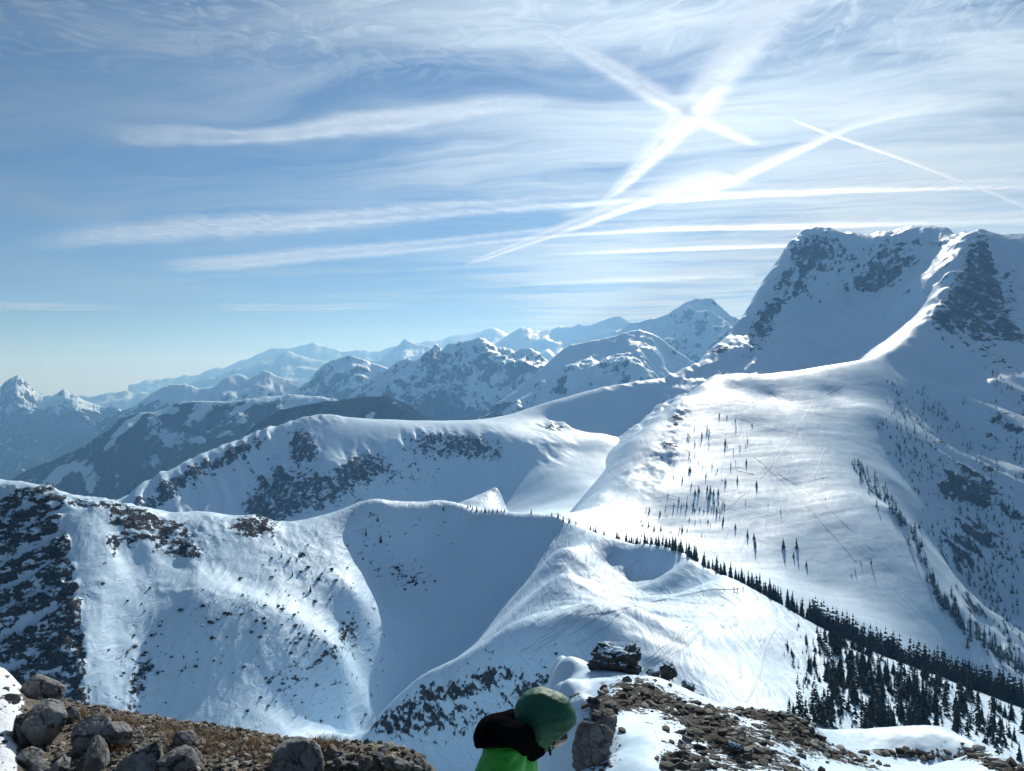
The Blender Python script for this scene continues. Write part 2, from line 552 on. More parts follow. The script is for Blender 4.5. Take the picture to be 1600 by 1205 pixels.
def heightA(X, Y):
    z = surfA(X, Y)
    px = CX + X / Y * F0
    py = CY - F0 * z / Y
    r = np.clip(blobs(px, py, rockA), 0, 0.8)
    far = sstep(Y, 120, 260)
    crest_keep = 1.0
    lf = sstep(px, 640, 480)
    n = fbm(X / 9, Y / 13, 3, 0.5, seed=15) * 0.55 + fbm(X / 75, Y / 75, 3, 0.45, seed=3) * 3.6 + fbm(X / 22, Y / 30, 4, 0.5, seed=9) * (0.85 + 0.5 * lf) + (fbm(X / 34, Y / 70, 4, 0.5, seed=13, ridged=True) - .5) * 1.5 * lf
    rg = fbm(X / 16, Y / 22, 5, 0.55, seed=21, ridged=True)
    ribx = np.interp(py, [780, 850, 960, 1060], [84, 104, 128, 130]) + fbm(X / 12, Y / 12, 3, seed=44) * 40
    slab = sstep(px - ribx, 8, -14) * sstep(py, 752, 775)
    q = (z * 1.1 - X * 0.62) / 15.0 + fbm(X / 30, Y / 30, 4, 0.6, seed=40) * 1.1      # tilted beds
    saw = q - np.floor(q)
    bed = np.where(saw < 0.75, saw / 0.75, (1 - saw) / 0.25)
    z = z + n * far * (1 - 0.5 * r) + (rg - 0.35) * 6.5 * r * far + slab * ((bed - 0.5) * 6.0 + (rg - .4) * 3.5)
    # rippled ridge lines down the flank
    k = blobs(px, py, [(950, 930, 130, 70, -25, 1), (1060, 980, 100, 60, -20, 0.8)])
    z = z + k * fbm((X * 0.8 + Y * 0.6) / 26, (Y * 0.8 - X * 0.6) / 90, 4, 0.5, seed=31) * 6.0
    return z, dict(rock=r, slab=slab, bed=bed)


def paintA(L, e):
    steep = sstep(L.slope, 0.85, 1.5) * 0.3
    px, py = L.PX, L.PY
    bedr = e['slab'] * (sstep(e['bed'], 0.25, 0.65) * 0.52 + 0.02)
    r = np.minimum(0.02 + e['rock'] * 0.85 + steep * (1 - sstep(py, 1120, 1200)) + bedr, 0.62)
    f = np.zeros_like(r)
    return dict(rock=r, forest=f)


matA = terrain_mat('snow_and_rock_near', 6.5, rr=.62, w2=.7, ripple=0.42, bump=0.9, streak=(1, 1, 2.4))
LA = Land('bowl_terrain', heightA, -250, 1850, 860, 52, 900, 540, matA, paintA, 'snowy bowl and rim below the summit with rocky spur',
          rows=np.unique(np.r_[np.geomspace(52, 190, 36), np.linspace(190, 680, 440), np.geomspace(680, 900, 40)]))

# ------------------------------------------------------------------ the white shoulder and the big peak
skyB = [(1112, 588, 1260), (1150, 584, 1280), (1200, 583, 1300), (1260, 580, 1330), (1320, 570, 1360), (1360, 562, 1390), (1390, 550, 1420),
        (1425, 530, 1460), (1440, 510, 1500), (1460, 480, 1560), (1472, 455, 1620), (1490, 405, 1760), (1510, 372, 1850), (1528, 362, 1880),
        (1560, 376, 1930), (1600, 388, 1980), (1700, 400, 2050), (1860, 430, 2100)]
headB = [(1040, 592, 1850), (1075, 578, 1900), (1100, 560, 1950), (1130, 533, 2000), (1165, 488, 2080), (1190, 443, 2150), (1210, 413, 2200), (1240, 376, 2280), (1275, 366, 2300),
         (1310, 374, 2280), (1340, 380, 2250), (1375, 372, 2230), (1400, 366, 2200), (1450, 368, 2150), (1490, 367, 2050), (1510, 366, 1950), (1528, 362, 1880)]
leftB = [(1112, 588, 1260), (1092, 604, 1215), (1078, 620, 1170), (1058, 640, 1110), (1052, 660, 1070), (1046, 690, 1000), (1010, 735, 920), (965, 770, 860), (930, 790, 810), (890, 802, 760), (850, 808, 730)]
farL = [(1060, 622, 1170), (1020, 655, 1100), (1000, 675, 1062), (975, 695, 1022), (955, 730, 965), (930, 765, 905), (895, 799, 835)]
ptsB = along(skyB, 22) + along(headB, 25) + along(leftB, 22) + along(farL, 25)
ptsB += behind(headB, 60, [(150, -120), (400, -330)]) + behind(skyB[14:], 60, [(150, -100), (400, -300)])
softB = [P(*q) for q in [
    (1200, 620, 1205), (1300, 620, 1235), (1380, 590, 1320), (1150, 610, 1200), (1200, 680, 1050), (1300, 680, 1072), (1120, 650, 1090), (1120, 700, 990), (1370, 640, 1180),
    (1150, 750, 905), (1250, 760, 905), (1340, 750, 935), (1100, 800, 825), (1050, 830, 772), (1000, 800, 800), (950, 820, 735),
    (1200, 840, 780), (1300, 840, 790), (1385, 805, 845), (1150, 880, 712), (1300, 920, 705), (1395, 900, 738), (1420, 960, 690), (1040, 770, 842), (1080, 740, 905),
    (1330, 720, 1000), (1400, 796, 852), (1435, 859, 792), (1456, 909, 742), (1470, 960, 705), (1380, 610, 1280), (1390, 660, 1150),
    (1200, 950, 560), (1000, 880, 600), (1400, 1000, 620),
    # flank right of the shoulder
    (1370, 700, 1075), (1400, 750, 1000), (1420, 700, 1110), (1450, 640, 1262), (1450, 760, 1060), (1480, 850, 945), (1520, 930, 872), (1560, 1000, 805), (1600, 1060, 760),
    (1430, 590, 1360), (1480, 560, 1430), (1500, 600, 1345), (1500, 700, 1172), (1500, 800, 1042), (1500, 900, 930), (1600, 500, 1530), (1600, 600, 1275), (1600, 752, 1055), (1600, 883, 950), (1600, 960, 890),
    (1700, 700, 1060), (1800, 850, 900), (1850, 600, 1150), (1700, 500, 1450), (1540, 430, 1730), (1560, 520, 1500), (1500, 480, 1590),
    (1465, 560, 1420), (1550, 600, 1290), (1550, 480, 1590),
    # head of the cirque
    (1100, 590, 1800), (1150, 590, 1750), (1200, 587, 1700), (1300, 578, 1660), (1380, 552, 1680), (1430, 500, 1730), (1250, 470, 2050), (1350, 470, 1985), (1430, 430, 1940), (1180, 520, 1990), (1300, 520, 1850),
    (1200, 600, 1500), (1300, 598, 1520)]]
ptsB += [Q(850, 900, -200), Q(800, 800, -200), Q(900, 1060, -195), Q(980, 1210, -150), Q(1050, 1400, -110), Q(1000, 1500, -100), Q(1060, 1650, -50), Q(780, 600, -190), Q(1600, 600, -292), Q(1450, 560, -240), Q(1300, 500, -205), Q(1800, 600, -310), Q(1750, 400, -300), Q(1100, 450, -190), Q(900, 480, -180)]
surfB = Surface(ptsB, 9.0, softB)
rockB = [
    (1280, 392, 55, 34, 0, .50), (1215, 470, 26, 80, 28, .44), (1180, 540, 20, 60, 30, .36), (1125, 550, 30, 7, -15, .62), (1270, 475, 25, 30, 25, .32), (1340, 455, 50, 25, -15, .34), (1385, 410, 50, 40, 20, .46), (1450, 385, 60, 22, 0, .30), (1375, 440, 30, 25, 0, .3),
    (1530, 400, 22, 45, 0, .62), (1520, 460, 45, 60, -10, .62), (1480, 490, 35, 25, -30, .48), (1570, 470, 60, 80, 30, .44), (1575, 520, 40, 15, 25, .5), (1490, 520, 50, 30, 20, .36), (1560, 560, 60, 30, 30, .2),
    (1065, 650, 18, 20, 10, .55), (1050, 680, 16, 24, 10, .42), (1040, 710, 30, 20, 0, .52), (985, 740, 30, 20, -45, .22), (1020, 745, 25, 25, 0, .38), (940, 780, 20, 8, -40, .2),
    (1440, 700, 90, 50, 40, .20), (1540, 820, 60, 50, 30, .36), (1560, 700, 60, 80, 30, .22), (1520, 760, 40, 30, 30, .3), (1500, 860, 40, 30, 30, .3), (1480, 770, 20, 15, 30, .3), (1420, 650, 40, 20, 40, .2)]


def heightB(X, Y):
    z = surfB(X, Y)
    px = CX + X / Y * F0
    py = CY - F0 * z / Y
    r = np.clip(blobs(px, py, rockB), 0, 0.8)
    flank = sstep(px - (py - 560) * 0.22, 1385, 1440) * sstep(py, 480, 620)
    head = sstep(Y, 1450, 1700)
    rg = fbm(X / 60, Y / 90, 5, 0.55, seed=51, ridged=True)
    # ribs run down the flank towards the camera and the right
    a = (X * 0.45 - Y * 0.2 + z * 0.9) / 62.0
    b = (X * 0.9 + Y * 0.42) / 260.0
    rib = fbm(a, b, 4, 0.5, seed=61, ridged=True)
    z = z + fbm(X / 190, Y / 190, 3, 0.4, seed=71) * (4.5 + 4 * head) + fbm(X / 50, Y / 80, 4, 0.5, seed=75) * (1.3 + 1.5 * head)
    z = z + (rg - 0.4) * (r * 17.0 + head * 8.0) + (fbm(X / 26, Y / 80, 4, .55, seed=58, ridged=True) - .45) * head * 5.0 + flank * (rib - 0.45) * 24.0
    wind = fbm((X * 0.9 + Y * 0.3) / 120, (Y * 0.9 - X * 0.3) / 22, 4, 0.5, seed=83)
    z = z + wind * 1.1 * sstep(Y, 1400, 1250) * (1 - flank)
    return z, dict(rock=r, flank=flank, rib=rib, rg=np.clip(rg, 0, 1))


def paintB(L, e):
    steep = sstep(L.slope, 0.95, 1.6) * 0.30
    head = sstep(L.Y, 1480, 1750)
    return dict(rock=np.minimum(0.02 + e['rock'] * (0.58 + .4 * e['rg']) + head * 0.05 * sstep(L.slope, .5, .9) + steep + e['flank'] * 0.27 * sstep(e['rib'], 0.4, 0.7), 0.66), forest=np.zeros_like(L.Z))


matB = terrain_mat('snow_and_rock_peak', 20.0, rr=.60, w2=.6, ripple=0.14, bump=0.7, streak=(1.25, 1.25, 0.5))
LB = Land('peak_terrain', heightB, 770, 1860, 480, 420, 2800, 600, matB, paintB, 'snow shoulder rising to the big rocky peak')

# ------------------------------------------------------------------ the flat-topped ridge across the valley
crestC = [(60, 870, 1220), (100, 842, 1250), (180, 792, 1320), (220, 762, 1380), (260, 738, 1430), (330, 708, 1500), (390, 684, 1560), (440, 665, 1600), (480, 652, 1640), (505, 648, 1660), (560, 655, 1720),
          (650, 664, 1780), (740, 661, 1800), (800, 647, 1810), (860, 627, 1820), (940, 605, 1830), (1000, 596, 1840), (1050, 589, 1860), (1100, 582, 1880), (1200, 575, 1900)]
lipC = [(480, 664, 1605), (522, 730, 1475), (542, 708, 1530), (564, 692, 1562), (602, 689, 1572), (633, 674, 1612), (690, 668, 1642), (731, 676, 1612), (759, 682, 1592), (797, 688, 1572), (850, 692, 1560), (880, 690, 1565)]
ptsC = along(crestC, 25) + along(lipC, 20)
ptsC += behind(crestC, 60, [(120, -60), (400, -250), (800, -480)])
softC = [P(*q) for q in [
    (690, 740, 1526), (690, 800, 1444), (600, 760, 1467), (600, 810, 1400), (520, 765, 1440), (500, 800, 1382), (400, 800, 1400), (400, 740, 1480), (300, 780, 1388), (250, 805, 1330), (760, 760, 1472), (760, 800, 1402),
    (440, 700, 1545), (470, 740, 1480), (460, 780, 1415), (330, 750, 1440), (640, 720, 1540), (730, 720, 1545), (800, 740, 1490),
    (850, 740, 1440), (850, 790, 1305), (900, 705, 1540), (900, 760, 1335), (950, 690, 1570), (940, 660, 1709), (900, 668, 1695), (860, 655, 1740), (1000, 640, 1740), (1000, 685, 1640), (1060, 640, 1730), (960, 780, 1200), (880, 795, 1180), (830, 672, 1640), (920, 640, 1745),
    (800, 805, 1150), (700, 825, 1150), (500, 850, 1200), (300, 880, 1200), (100, 960, 1100), (1100, 700, 1550), (1100, 640, 1750), (850, 803, 1050), (800, 815, 950), (900, 803, 1000), (600, 860, 950), (300, 900, 900)]]
ptsC += [Q(1200, 820, -290), Q(1200, 1100, -260), Q(1000, 820, -270), Q(1200, 1400, -180), Q(1080, 950, -260), Q(60, 820, -330)]
surfC = Surface(ptsC, 14.0, softC)
rockC = [(690, 695, 70, 26, 4, .52), (560, 735, 50, 36, -40, .38), (640, 745, 90, 36, 10, .36), (450, 760, 60, 45, -40, .46), (420, 790, 40, 30, -30, .50), (500, 770, 60, 30, -30, .34), (470, 690, 26, 28, -20, .45), (500, 655, 40, 8, 0, .3),
         (300, 750, 120, 20, -32, .26), (240, 785, 60, 20, -35, .34), (350, 720, 80, 10, -25, .32), (480, 705, 26, 16, 0, .3), (850, 690, 50, 9, 0, .16), (830, 715, 60, 22, 0, .22), (760, 700, 40, 30, 0, .3), (1000, 600, 60, 6, -5, .3), (865, 668, 26, 9, 0, .5), (560, 790, 80, 20, 0, .25)]


def heightC(X, Y):
    z = surfC(X, Y)
    px = CX + X / Y * F0
    py = CY - F0 * z / Y
    r = np.clip(blobs(px, py, rockC), 0, 0.8)
    rg = fbm(X / 34 + Y / 80, Y / 90, 5, 0.55, seed=91, ridged=True)
    left = sstep(px, 520, 400)
    a = (X * 0.8 + z * 0.75) / 40.0
    rib = fbm(a, (Y - X * .2) / 200, 4, 0.5, seed=93, ridged=True)
    z = z + fbm(X / 150, Y / 150, 3, 0.4, seed=95) * 5.0 + (rg - 0.4) * 20.0 * r + left * (rib - 0.4) * 13 + fbm(X / 40, Y / 50, 3, seed=97) * 1.2
    return z, dict(rock=r, left=left, rib=rib)


def paintC(L, e):
    steep = sstep(L.slope, 0.95, 1.6) * 0.35
    return dict(rock=np.minimum(0.04 + e['rock'] * 1.0 + steep + e['left'] * 0.22 * sstep(e['rib'], 0.35, 0.75), 0.63), forest=np.zeros_like(L.Z))


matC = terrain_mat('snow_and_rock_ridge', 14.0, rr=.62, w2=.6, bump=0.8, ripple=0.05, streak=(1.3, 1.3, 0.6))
LC = Land('ridge_terrain', heightC, 60, 1200, 440, 850, 2500, 300, matC, paintC, 'flat topped snowy ridge with dark cliffs',
          rows=np.unique(np.r_[np.linspace(820, 1260, 40), np.linspace(1260, 1880, 230), np.linspace(1880, 2500, 30)]))

# ------------------------------------------------------------------ the ranges behind
def distant(name, crest, Y0, label, mat, front, back, ncol, nrow, slope=0.5, rel=160.0, wl=700.0, tree=-300.0, jag=1.0, seed=0, rock=0.0, forest_b=0.0, marks=(), skew=0.3, floor=-1150.0, tb=160.0):
    cp = np.array(crest, float)
    p0, p1 = cp[0, 0], cp[-1, 0]

    def height(X, Y):
        px = CX + X / Y * F0
        t = Y0 - Y
        fade = np.exp(-np.abs(t) / (wl * 0.5))
        pxw = px + fbm(X / (wl * .9), Y / (wl * .9), 3, seed=seed + 3) * 0.9 * wl / Y0 * F0 * (1 - fade)
        fine = np.linspace(p0, p1, 400)
        cy = np.interp(fine, cp[:, 0], cp[:, 1])
        kw = max(3, int(wl * 0.55 / Y0 * F0 / (p1 - p0) * 400)) | 1
        cs = np.convolve(np.pad(cy, kw // 2, mode='edge'), np.hanning(kw + 2)[1:-1] / np.hanning(kw + 2)[1:-1].sum(), mode='valid')[:400]
        py = np.interp(pxw, fine, cy) * fade + np.interp(pxw, fine, cs + 0.0) * (1 - fade)
        Xc = (px - CX) / F0 * Y0
        zc = (CY - py) / F0 * Y0 + fbm(Xc / (wl * 0.16), Xc * 0, 4, 0.55, seed=seed + 5) * jag * wl * 0.055 * fade
        tf = np.clip(t, 0, None)
        tb_ = np.clip(-t, 0, None)
        ramp = 0.12 + 0.88 * (1 - np.exp(-np.abs(t) / (wl * 0.4)))
        wx = X + fbm(X / wl, Y / wl, 3, seed=seed + 2) * wl * 0.35
        rg = fbm((wx + tf * skew) / wl, Y / (wl * 1.3), 7, 0.58, seed=seed + 11, ridged=True)
        z = zc - tf * slope * (1 - 0.25 * sstep(tf, 0.4 * front, front)) - tb_ * slope * 1.2 + (rg - 0.62) * rel * ramp
        z = z + fbm(X / (wl * .3), Y / (wl * .3), 4, seed=seed + 17) * rel * 0.12 * ramp
        ends = sstep(np.minimum(px - p0, p1 - px), 0, 40)
        return np.maximum(z, floor) * 1.0, dict(rg=rg, ends=ends)

    def paint(L, e):
        steep = sstep(L.slope, 0.7, 1.3)
        lowz = sstep(L.Z + fbm(L.X / (wl * .5), L.Y / (wl * .5), 4, seed=seed + 23) * tb * 1.6, tree + tb, tree - tb)
        f = lowz * 0.95 + forest_b * 0.45 + fbm(L.X / (wl * .22), L.Y / (wl * .22), 4, 0.6, seed=seed + 29) * 1.25 - 0.16
        mk = blobs(L.PX, L.PY, marks) if len(marks) else 0
        if mat is matW:
            return dict(rock=np.full_like(f, -2.0), forest=f - mk)
        return dict(rock=rock + steep * (0.10 + 0.50 * np.clip(e['rg'], 0, 1)) + 0.03, forest=f - mk)
    return Land(name, height, p0, p1, ncol, Y0 - front, Y0 + back, nrow, mat, paint, label)


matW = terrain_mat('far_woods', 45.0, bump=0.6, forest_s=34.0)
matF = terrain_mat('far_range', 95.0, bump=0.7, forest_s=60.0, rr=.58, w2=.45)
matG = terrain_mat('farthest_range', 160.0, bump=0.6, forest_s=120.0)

distant('wooded_hill', [(330, 720), (370, 690), (400, 662), (440, 640), (500, 628), (560, 621), (602, 618), (640, 632), (670, 655), (720, 690)], 2900,
        'dark wooded hill behind the flat topped ridge', matW, 700, 350, 200, 110, slope=0.5, rel=85, wl=330, tree=60, seed=100, forest_b=0.8, jag=.4,
        marks=[(535, 612, 40, 4, -8, .8), (440, 632, 25, 4, -10, 1), (580, 650, 10, 5, -30, 1.0), (415, 665, 14, 6, 0, .4)])
distant('wooded_ridge', [(-120, 830), (-40, 785), (19, 749), (60, 727), (120, 702), (170, 672), (189, 654), (214, 647), (246, 643), (274, 632), (315, 625), (356, 627), (410, 622), (467, 618), (520, 622), (600, 650), (680, 690)], 3900,
        'long wooded ridge with snowy clearings falling to the valley', matW, 1300, 600, 330, 170, slope=0.52, rel=230, wl=520, tree=-80, seed=120, forest_b=0.12, jag=.5, tb=120,
        marks=[(88, 742, 10, 26, 40, 1.1), (130, 733, 26, 13, 25, .55), (140, 755, 9, 12, 0, .6), (265, 685, 24, 12, 20, .75), (310, 688, 16, 6, 0, .7), (205, 660, 40, 4, -38, .9), (250, 643, 20, 4, -5, 1), (370, 652, 22, 10, 0, .4), (240, 720, 10, 8, 0, .5), (345, 680, 14, 4, -25, .7), (180, 700, 18, 12, 30, .4), (270, 642, 12, 5, 0, .8), (335, 627, 16, 4, 0, .8), (400, 621, 40, 4, 0, .8)])
distant('snow_dome_mountain', [(740, 660), (790, 622), (830, 588), (860, 562), (880, 545), (892, 537), (935, 531), (965, 522), (1000, 513), (1030, 526), (1075, 560), (1100, 580), (1150, 610)], 3500,
        'smooth white dome mountain with wooded foot', matF, 900, 600, 220, 150, slope=0.52, rel=190, wl=560, tree=-75, seed=141, jag=.2, skew=-.4, tb=70, rock=.03)
distant('rocky_range', [(520, 640), (560, 602), (590, 580), (620, 563), (636, 559), (655, 561), (676, 545), (682, 538), (690, 548), (702, 536), (720, 533), (735, 529), (748, 525), (760, 531), (775, 540), (800, 547), (830, 545), (850, 557), (880, 575), (930, 610)], 5000,
        'rocky twin summit range in the middle distance', matF, 1500, 800, 300, 190, slope=0.72, rel=330, wl=620, tree=-70, seed=163, jag=1.1, rock=.18, skew=.2, tb=90)
distant('blunt_summit', [(430, 625), (470, 603), (485, 592), (500, 572), (520, 561), (545, 552), (560, 556), (580, 566), (605, 573), (640, 590), (700, 620)], 6200,
        'blunt grey summit left of the twin peaks', matF, 1700, 800, 220, 150, slope=0.7, rel=280, wl=800, tree=-60, seed=182, jag=.9, rock=.20, tb=90)
distant('pyramid_mountain', [(900, 560), (950, 527), (985, 502), (1015, 496), (1045, 488), (1070, 472), (1088, 462), (1112, 463), (1125, 474), (1150, 492), (1185, 520), (1240, 560)], 7400,
        'flat topped pyramid mountain beside the big peak', matF, 2200, 1000, 220, 150, slope=0.66, rel=330, wl=950, tree=-350, seed=204, jag=.8, rock=.14)
distant('snowy_hills', [(150, 655), (200, 640), (240, 612), (268, 599), (290, 598), (310, 606), (335, 604), (352, 590), (368, 584), (390, 592), (405, 583), (412, 578), (440, 590), (468, 598), (520, 610)], 6900,
        'sunlit snowy hills beyond the wooded ridge', matF, 2200, 900, 220, 150, slope=0.5, rel=300, wl=800, tree=-150, seed=222, jag=.6, tb=90)
distant('left_range', [(-160, 610), (-80, 598), (0, 607), (14, 594), (28, 589), (45, 602), (62, 618), (82, 621), (100, 608), (118, 617), (140, 630), (175, 636), (215, 652), (260, 690)], 8200,
        'jagged pair of peaks above the hazy valley', matF, 3200, 1200, 240, 190, slope=0.6, rel=360, wl=900, tree=-230, seed=245, jag=1.6, rock=.24, tb=120)
distant('hazy_range', [(-100, 610), (60, 613), (120, 616), (160, 615), (195, 609), (212, 616), (260, 606), (330, 588), (400, 570), (432, 554), (452, 548), (478, 556), (500, 563), (560, 566), (600, 556), (618, 541), (634, 527), (652, 537), (680, 543), (720, 548), (760, 541), (790, 526), (815, 513), (850, 517), (880, 511), (930, 502), (968, 492), (985, 502), (1020, 512), (1100, 530)], 13000,
        'far hazy range along the skyline', matG, 4500, 1500, 420, 150, slope=0.5, rel=560, wl=1700, tree=-900, seed=262, jag=1.0, rock=.05)
distant('ghost_range', [(200, 600), (300, 585), (360, 572), (395, 556), (430, 541), (455, 545), (490, 533), (530, 545), (580, 548), (700, 528), (765, 512), (800, 520), (880, 530), (1100, 520), (1200, 535), (1300, 540)], 16500,
        'faint farthest range nearly lost in haze', matG, 3000, 1500, 300, 90, slope=0.5, rel=500, wl=2200, tree=-1500, seed=281, jag=1.0, rock=.03)

# valley floor and the plain to the horizon
m, T, b = new_mat('valley_woods')
geo = T.node('ShaderNodeNewGeometry')
nn = T.noise(geo.outputs['Position'], 0.0012, 6.0, 0.6)
T.put(b.inputs['Base Color'], T.mix(T.ramp(nn, 0.45, 0.62), (0.03, 0.04, 0.034, 1), (0.6, 0.66, 0.72, 1)))
b.inputs['Roughness'].default_value = 0.9
gx = np.linspace(-32000, 32000, 40); gy = np.linspace(-6000, 40000, 40)
GXm, GYm = np.meshgrid(gx, gy)
gz = -1130 + fbm(GXm / 5000, GYm / 5000, 3, seed=300) * 120
tag(mesh_obj('ground', np.stack([GXm, GYm, gz], -1).reshape(-1, 3), grid_faces(40, 40), [m]), 'wooded valley floor far below', kind='structure')

# ------------------------------------------------------------------ contrails: long flattened tubes of ice cloud nine kilometres up
def contrail_mat():
    m = bpy.data.materials.new('ice_cloud')
    m.use_nodes = True
    m.node_tree.nodes.clear()
    T = NT(m.node_tree)
    o = T.node('ShaderNodeOutputMaterial')
    ac = T.node('ShaderNodeAttribute', attribute_name='across').outputs['Fac']
    op = T.node('ShaderNodeAttribute', attribute_name='opacity').outputs['Fac']
    wd = T.node('ShaderNodeAttribute', attribute_name='grain').outputs['Fac']
    geo = T.node('ShaderNodeNewGeometry')
    n = T.noise(T.v('MULTIPLY', geo.outputs['Position'], (1, 1, 0)), 0.0011, 6.0, 0.62, 0.4)
    n = T.m('MULTIPLY_ADD', T.m('SUBTRACT', n, 0.5), T.m('MULTIPLY', wd, 2.2), 1.0)
    n = T.m('MAXIMUM', n, 0.0)
    g = T.m('EXPONENT', T.m('MULTIPLY', T.m('MULTIPLY', ac, ac), -6.0))
    g = T.m('MULTIPLY', T.m('SUBTRACT', g, 0.015), T.m('MULTIPLY', op, n))
    g = T.m('MINIMUM', T.m('MAXIMUM', g, 0.0), 0.97)
    tr = T.node('ShaderNodeBsdfTransparent')
    tl = T.node('ShaderNodeBsdfTranslucent')
    tl.inputs[0].default_value = (0.97, 0.98, 1.0, 1)
    df = T.node('ShaderNodeBsdfDiffuse')
    df.inputs[0].default_value = (0.97, 0.98, 1.0, 1)
    mx1 = T.node('ShaderNodeMixShader'); mx1.inputs[0].default_value = 0.15
    T.l.new(tl.outputs[0], mx1.inputs[1]); T.l.new(df.outputs[0], mx1.inputs[2])
    rf = T.node('ShaderNodeBsdfRefraction')                 # ice crystals throw most light forward
    rf.inputs['Color'].default_value = (0.97, 0.98, 1.0, 1)
    rf.inputs['Roughness'].default_value = 0.62
    rf.inputs['IOR'].default_value = 1.31
    mx0 = T.node('ShaderNodeMixShader'); mx0.inputs[0].default_value = 0.05
    T.l.new(mx1.outputs[0], mx0.inputs[1]); T.l.new(rf.outputs[0], mx0.inputs[2])
    mx = T.node('ShaderNodeMixShader')
    T.put(mx.inputs[0], g)
    T.l.new(tr.outputs[0], mx.inputs[1]); T.l.new(mx0.outputs[0], mx.inputs[2])
    T.l.new(mx.outputs[0], o.inputs[0])
    return m


CONTRAIL = contrail_mat()


def contrail(pts, label, H=9000.0, wob=0.0, grain=0.5, seed=0):
    """pts: (px, py, half width in pixels, opacity) along the trail as seen; placed on the sheet at height H"""
    pts = np.array(pts, float)
    seg = np.hypot(np.diff(pts[:, 0]), np.diff(pts[:, 1]))
    s = np.r_[0, np.cumsum(seg)]
    n = max(12, int(s[-1] / 9))
    q = np.linspace(0, s[-1], n)
    px = np.interp(q, s, pts[:, 0]); py = np.interp(q, s, pts[:, 1])
    hw = np.interp(q, s, pts[:, 2]); op = np.interp(q, s, pts[:, 3])
    for _ in range(4):
        px[1:-1] = (px[:-2] + 2 * px[1:-1] + px[2:]) / 4; py[1:-1] = (py[:-2] + 2 * py[1:-1] + py[2:]) / 4
    py = py + fbm(q / 60.0, q * 0, 3, seed=seed) * wob * hw
    e = CY - py
    C = np.stack([(px - CX) / e * H, F0 / e * H], 1)
    tx, ty = np.gradient(px), np.gradient(py)
    L = np.hypot(tx, ty)
    qx, qy = px - ty / L * 2 ** .5, py + tx / L * 2 ** .5
    e2 = CY - qy
    off = np.stack([(qx - CX) / e2 * H, F0 / e2 * H], 1) - C
    tg = np.gradient(C, axis=0); tg /= np.linalg.norm(tg, axis=1)[:, None]
    nr = np.stack([-tg[:, 1], tg[:, 0]], 1)
    w = np.abs((off * nr).sum(1)) / 2 ** .5 * hw * 1.9
    K = 13
    th = np.linspace(0, 2 * np.pi, 2 * K - 2, endpoint=False)
    V, A, O = [], [], []
    for i in range(n):
        for t in th:
            a = math.cos(t)
            V.append((C[i, 0] + nr[i, 0] * a * w[i], C[i, 1] + nr[i, 1] * a * w[i], H + math.sin(t) * min(w[i] * 0.16, 220.0)))
            A.append(a); O.append(op[i] * 0.60)
    k = len(th)
    F = []
    for i in range(n - 1):
        for j in range(k):
            F.append((i * k + j, i * k + (j + 1) % k, (i + 1) * k + (j + 1) % k, (i + 1) * k + j))
    ob = mesh_obj('contrail', V, F, [CONTRAIL], attrs=dict(across=A, opacity=O, grain=np.full(len(A), grain)))
    tag(ob, label, 'contrail', 'contrails and ice streaks in the sky')
    return ob


contrail([(1300, -130, 75, .5), (1215, 0, 46, .75), (1140, 95, 32, .95), (1075, 180, 22, 1.15), (1000, 262, 12, 1.1), (955, 305, 7, .9), (930, 330, 4, .2)],
         'broad spread contrail climbing to the brightest sky, crossing another', wob=.15, grain=.7, seed=1)
contrail([(840, 42, 4, .1), (870, 60, 6, .9), (930, 92, 12, 1.0), (1000, 132, 15, 1.0), (1062, 168, 13, 1.1), (1110, 192, 9, .7), (1180, 224, 6, .2)],
         'frayed contrail crossing the broad one at its brightest knot', wob=.35, grain=.9, seed=2)
contrail([(726, 414, 1.5, .3), (760, 402, 3, 1.1), (830, 376, 5, 1.1), (900, 350, 7, 1.2), (970, 322, 9, 1.2), (1040, 297, 14, .9), (1100, 280, 18, .6), (1150, 268, 16, .2)],
         'bright contrail rising from a sharp tip above the snowy dome', wob=.15, grain=.6, seed=3)
contrail([(1040, 318, 6, .1), (1130, 285, 8, .45), (1250, 230, 7, .5), (1330, 194, 6, .5), (1420, 172, 5, .4), (1550, 142, 3, .25)],
         'faint wide contrail crossed by the thinnest sharp one', wob=.2, grain=.6, seed=4)
contrail([(1236, 186, 1.6, .2), (1280, 203, 2.4, 1.2), (1400, 244, 2.8, 1.2), (1470, 271, 3, .7), (1540, 297, 3, .6), (1630, 335, 3.4, .6)],
         'thinnest sharp white contrail sloping down towards the big peak', grain=.3, seed=5)
contrail([(260, 420, 8, .1), (330, 413, 10, .7), (470, 400, 9, .8), (620, 388, 7, .8), (760, 374, 5, .8), (900, 360, 5, .85), (1050, 352, 5, .8), (1300, 347, 6, .6), (1680, 336, 6, .5)],
         'long low ice streak just above the big peak skyline', wob=.3, grain=.7, seed=6)
contrail([(60, 384, 12, .1), (180, 366, 16, .5), (330, 355, 16, .7), (480, 345, 13, .8), (650, 332, 10, .8), (820, 318, 8, .7), (1000, 306, 7, .8), (1200, 296, 6, .8), (1400, 290, 5, .8), (1680, 285, 5, .8)],
         'widest level ice streak running right across the sky', wob=.5, grain=1.1, seed=7)
contrail([(850, 394, 3, .1), (950, 389, 4, .6), (1080, 384, 4, .65), (1230, 379, 4, .5), (1300, 376, 4, .2)],
         'short thin ice streak ending at the big peak', wob=.2, grain=.6, seed=8)
contrail([(190, 212, 10, .1), (260, 211, 12, .45), (380, 214, 7, .5), (470, 208, 9, .6), (540, 194, 14, .7), (640, 188, 12, .75), (740, 168, 10, .7), (850, 160, 10, .25)],
         'wispy upper ice streak below the clear blue patch', wob=.6, grain=1.0, seed=9)
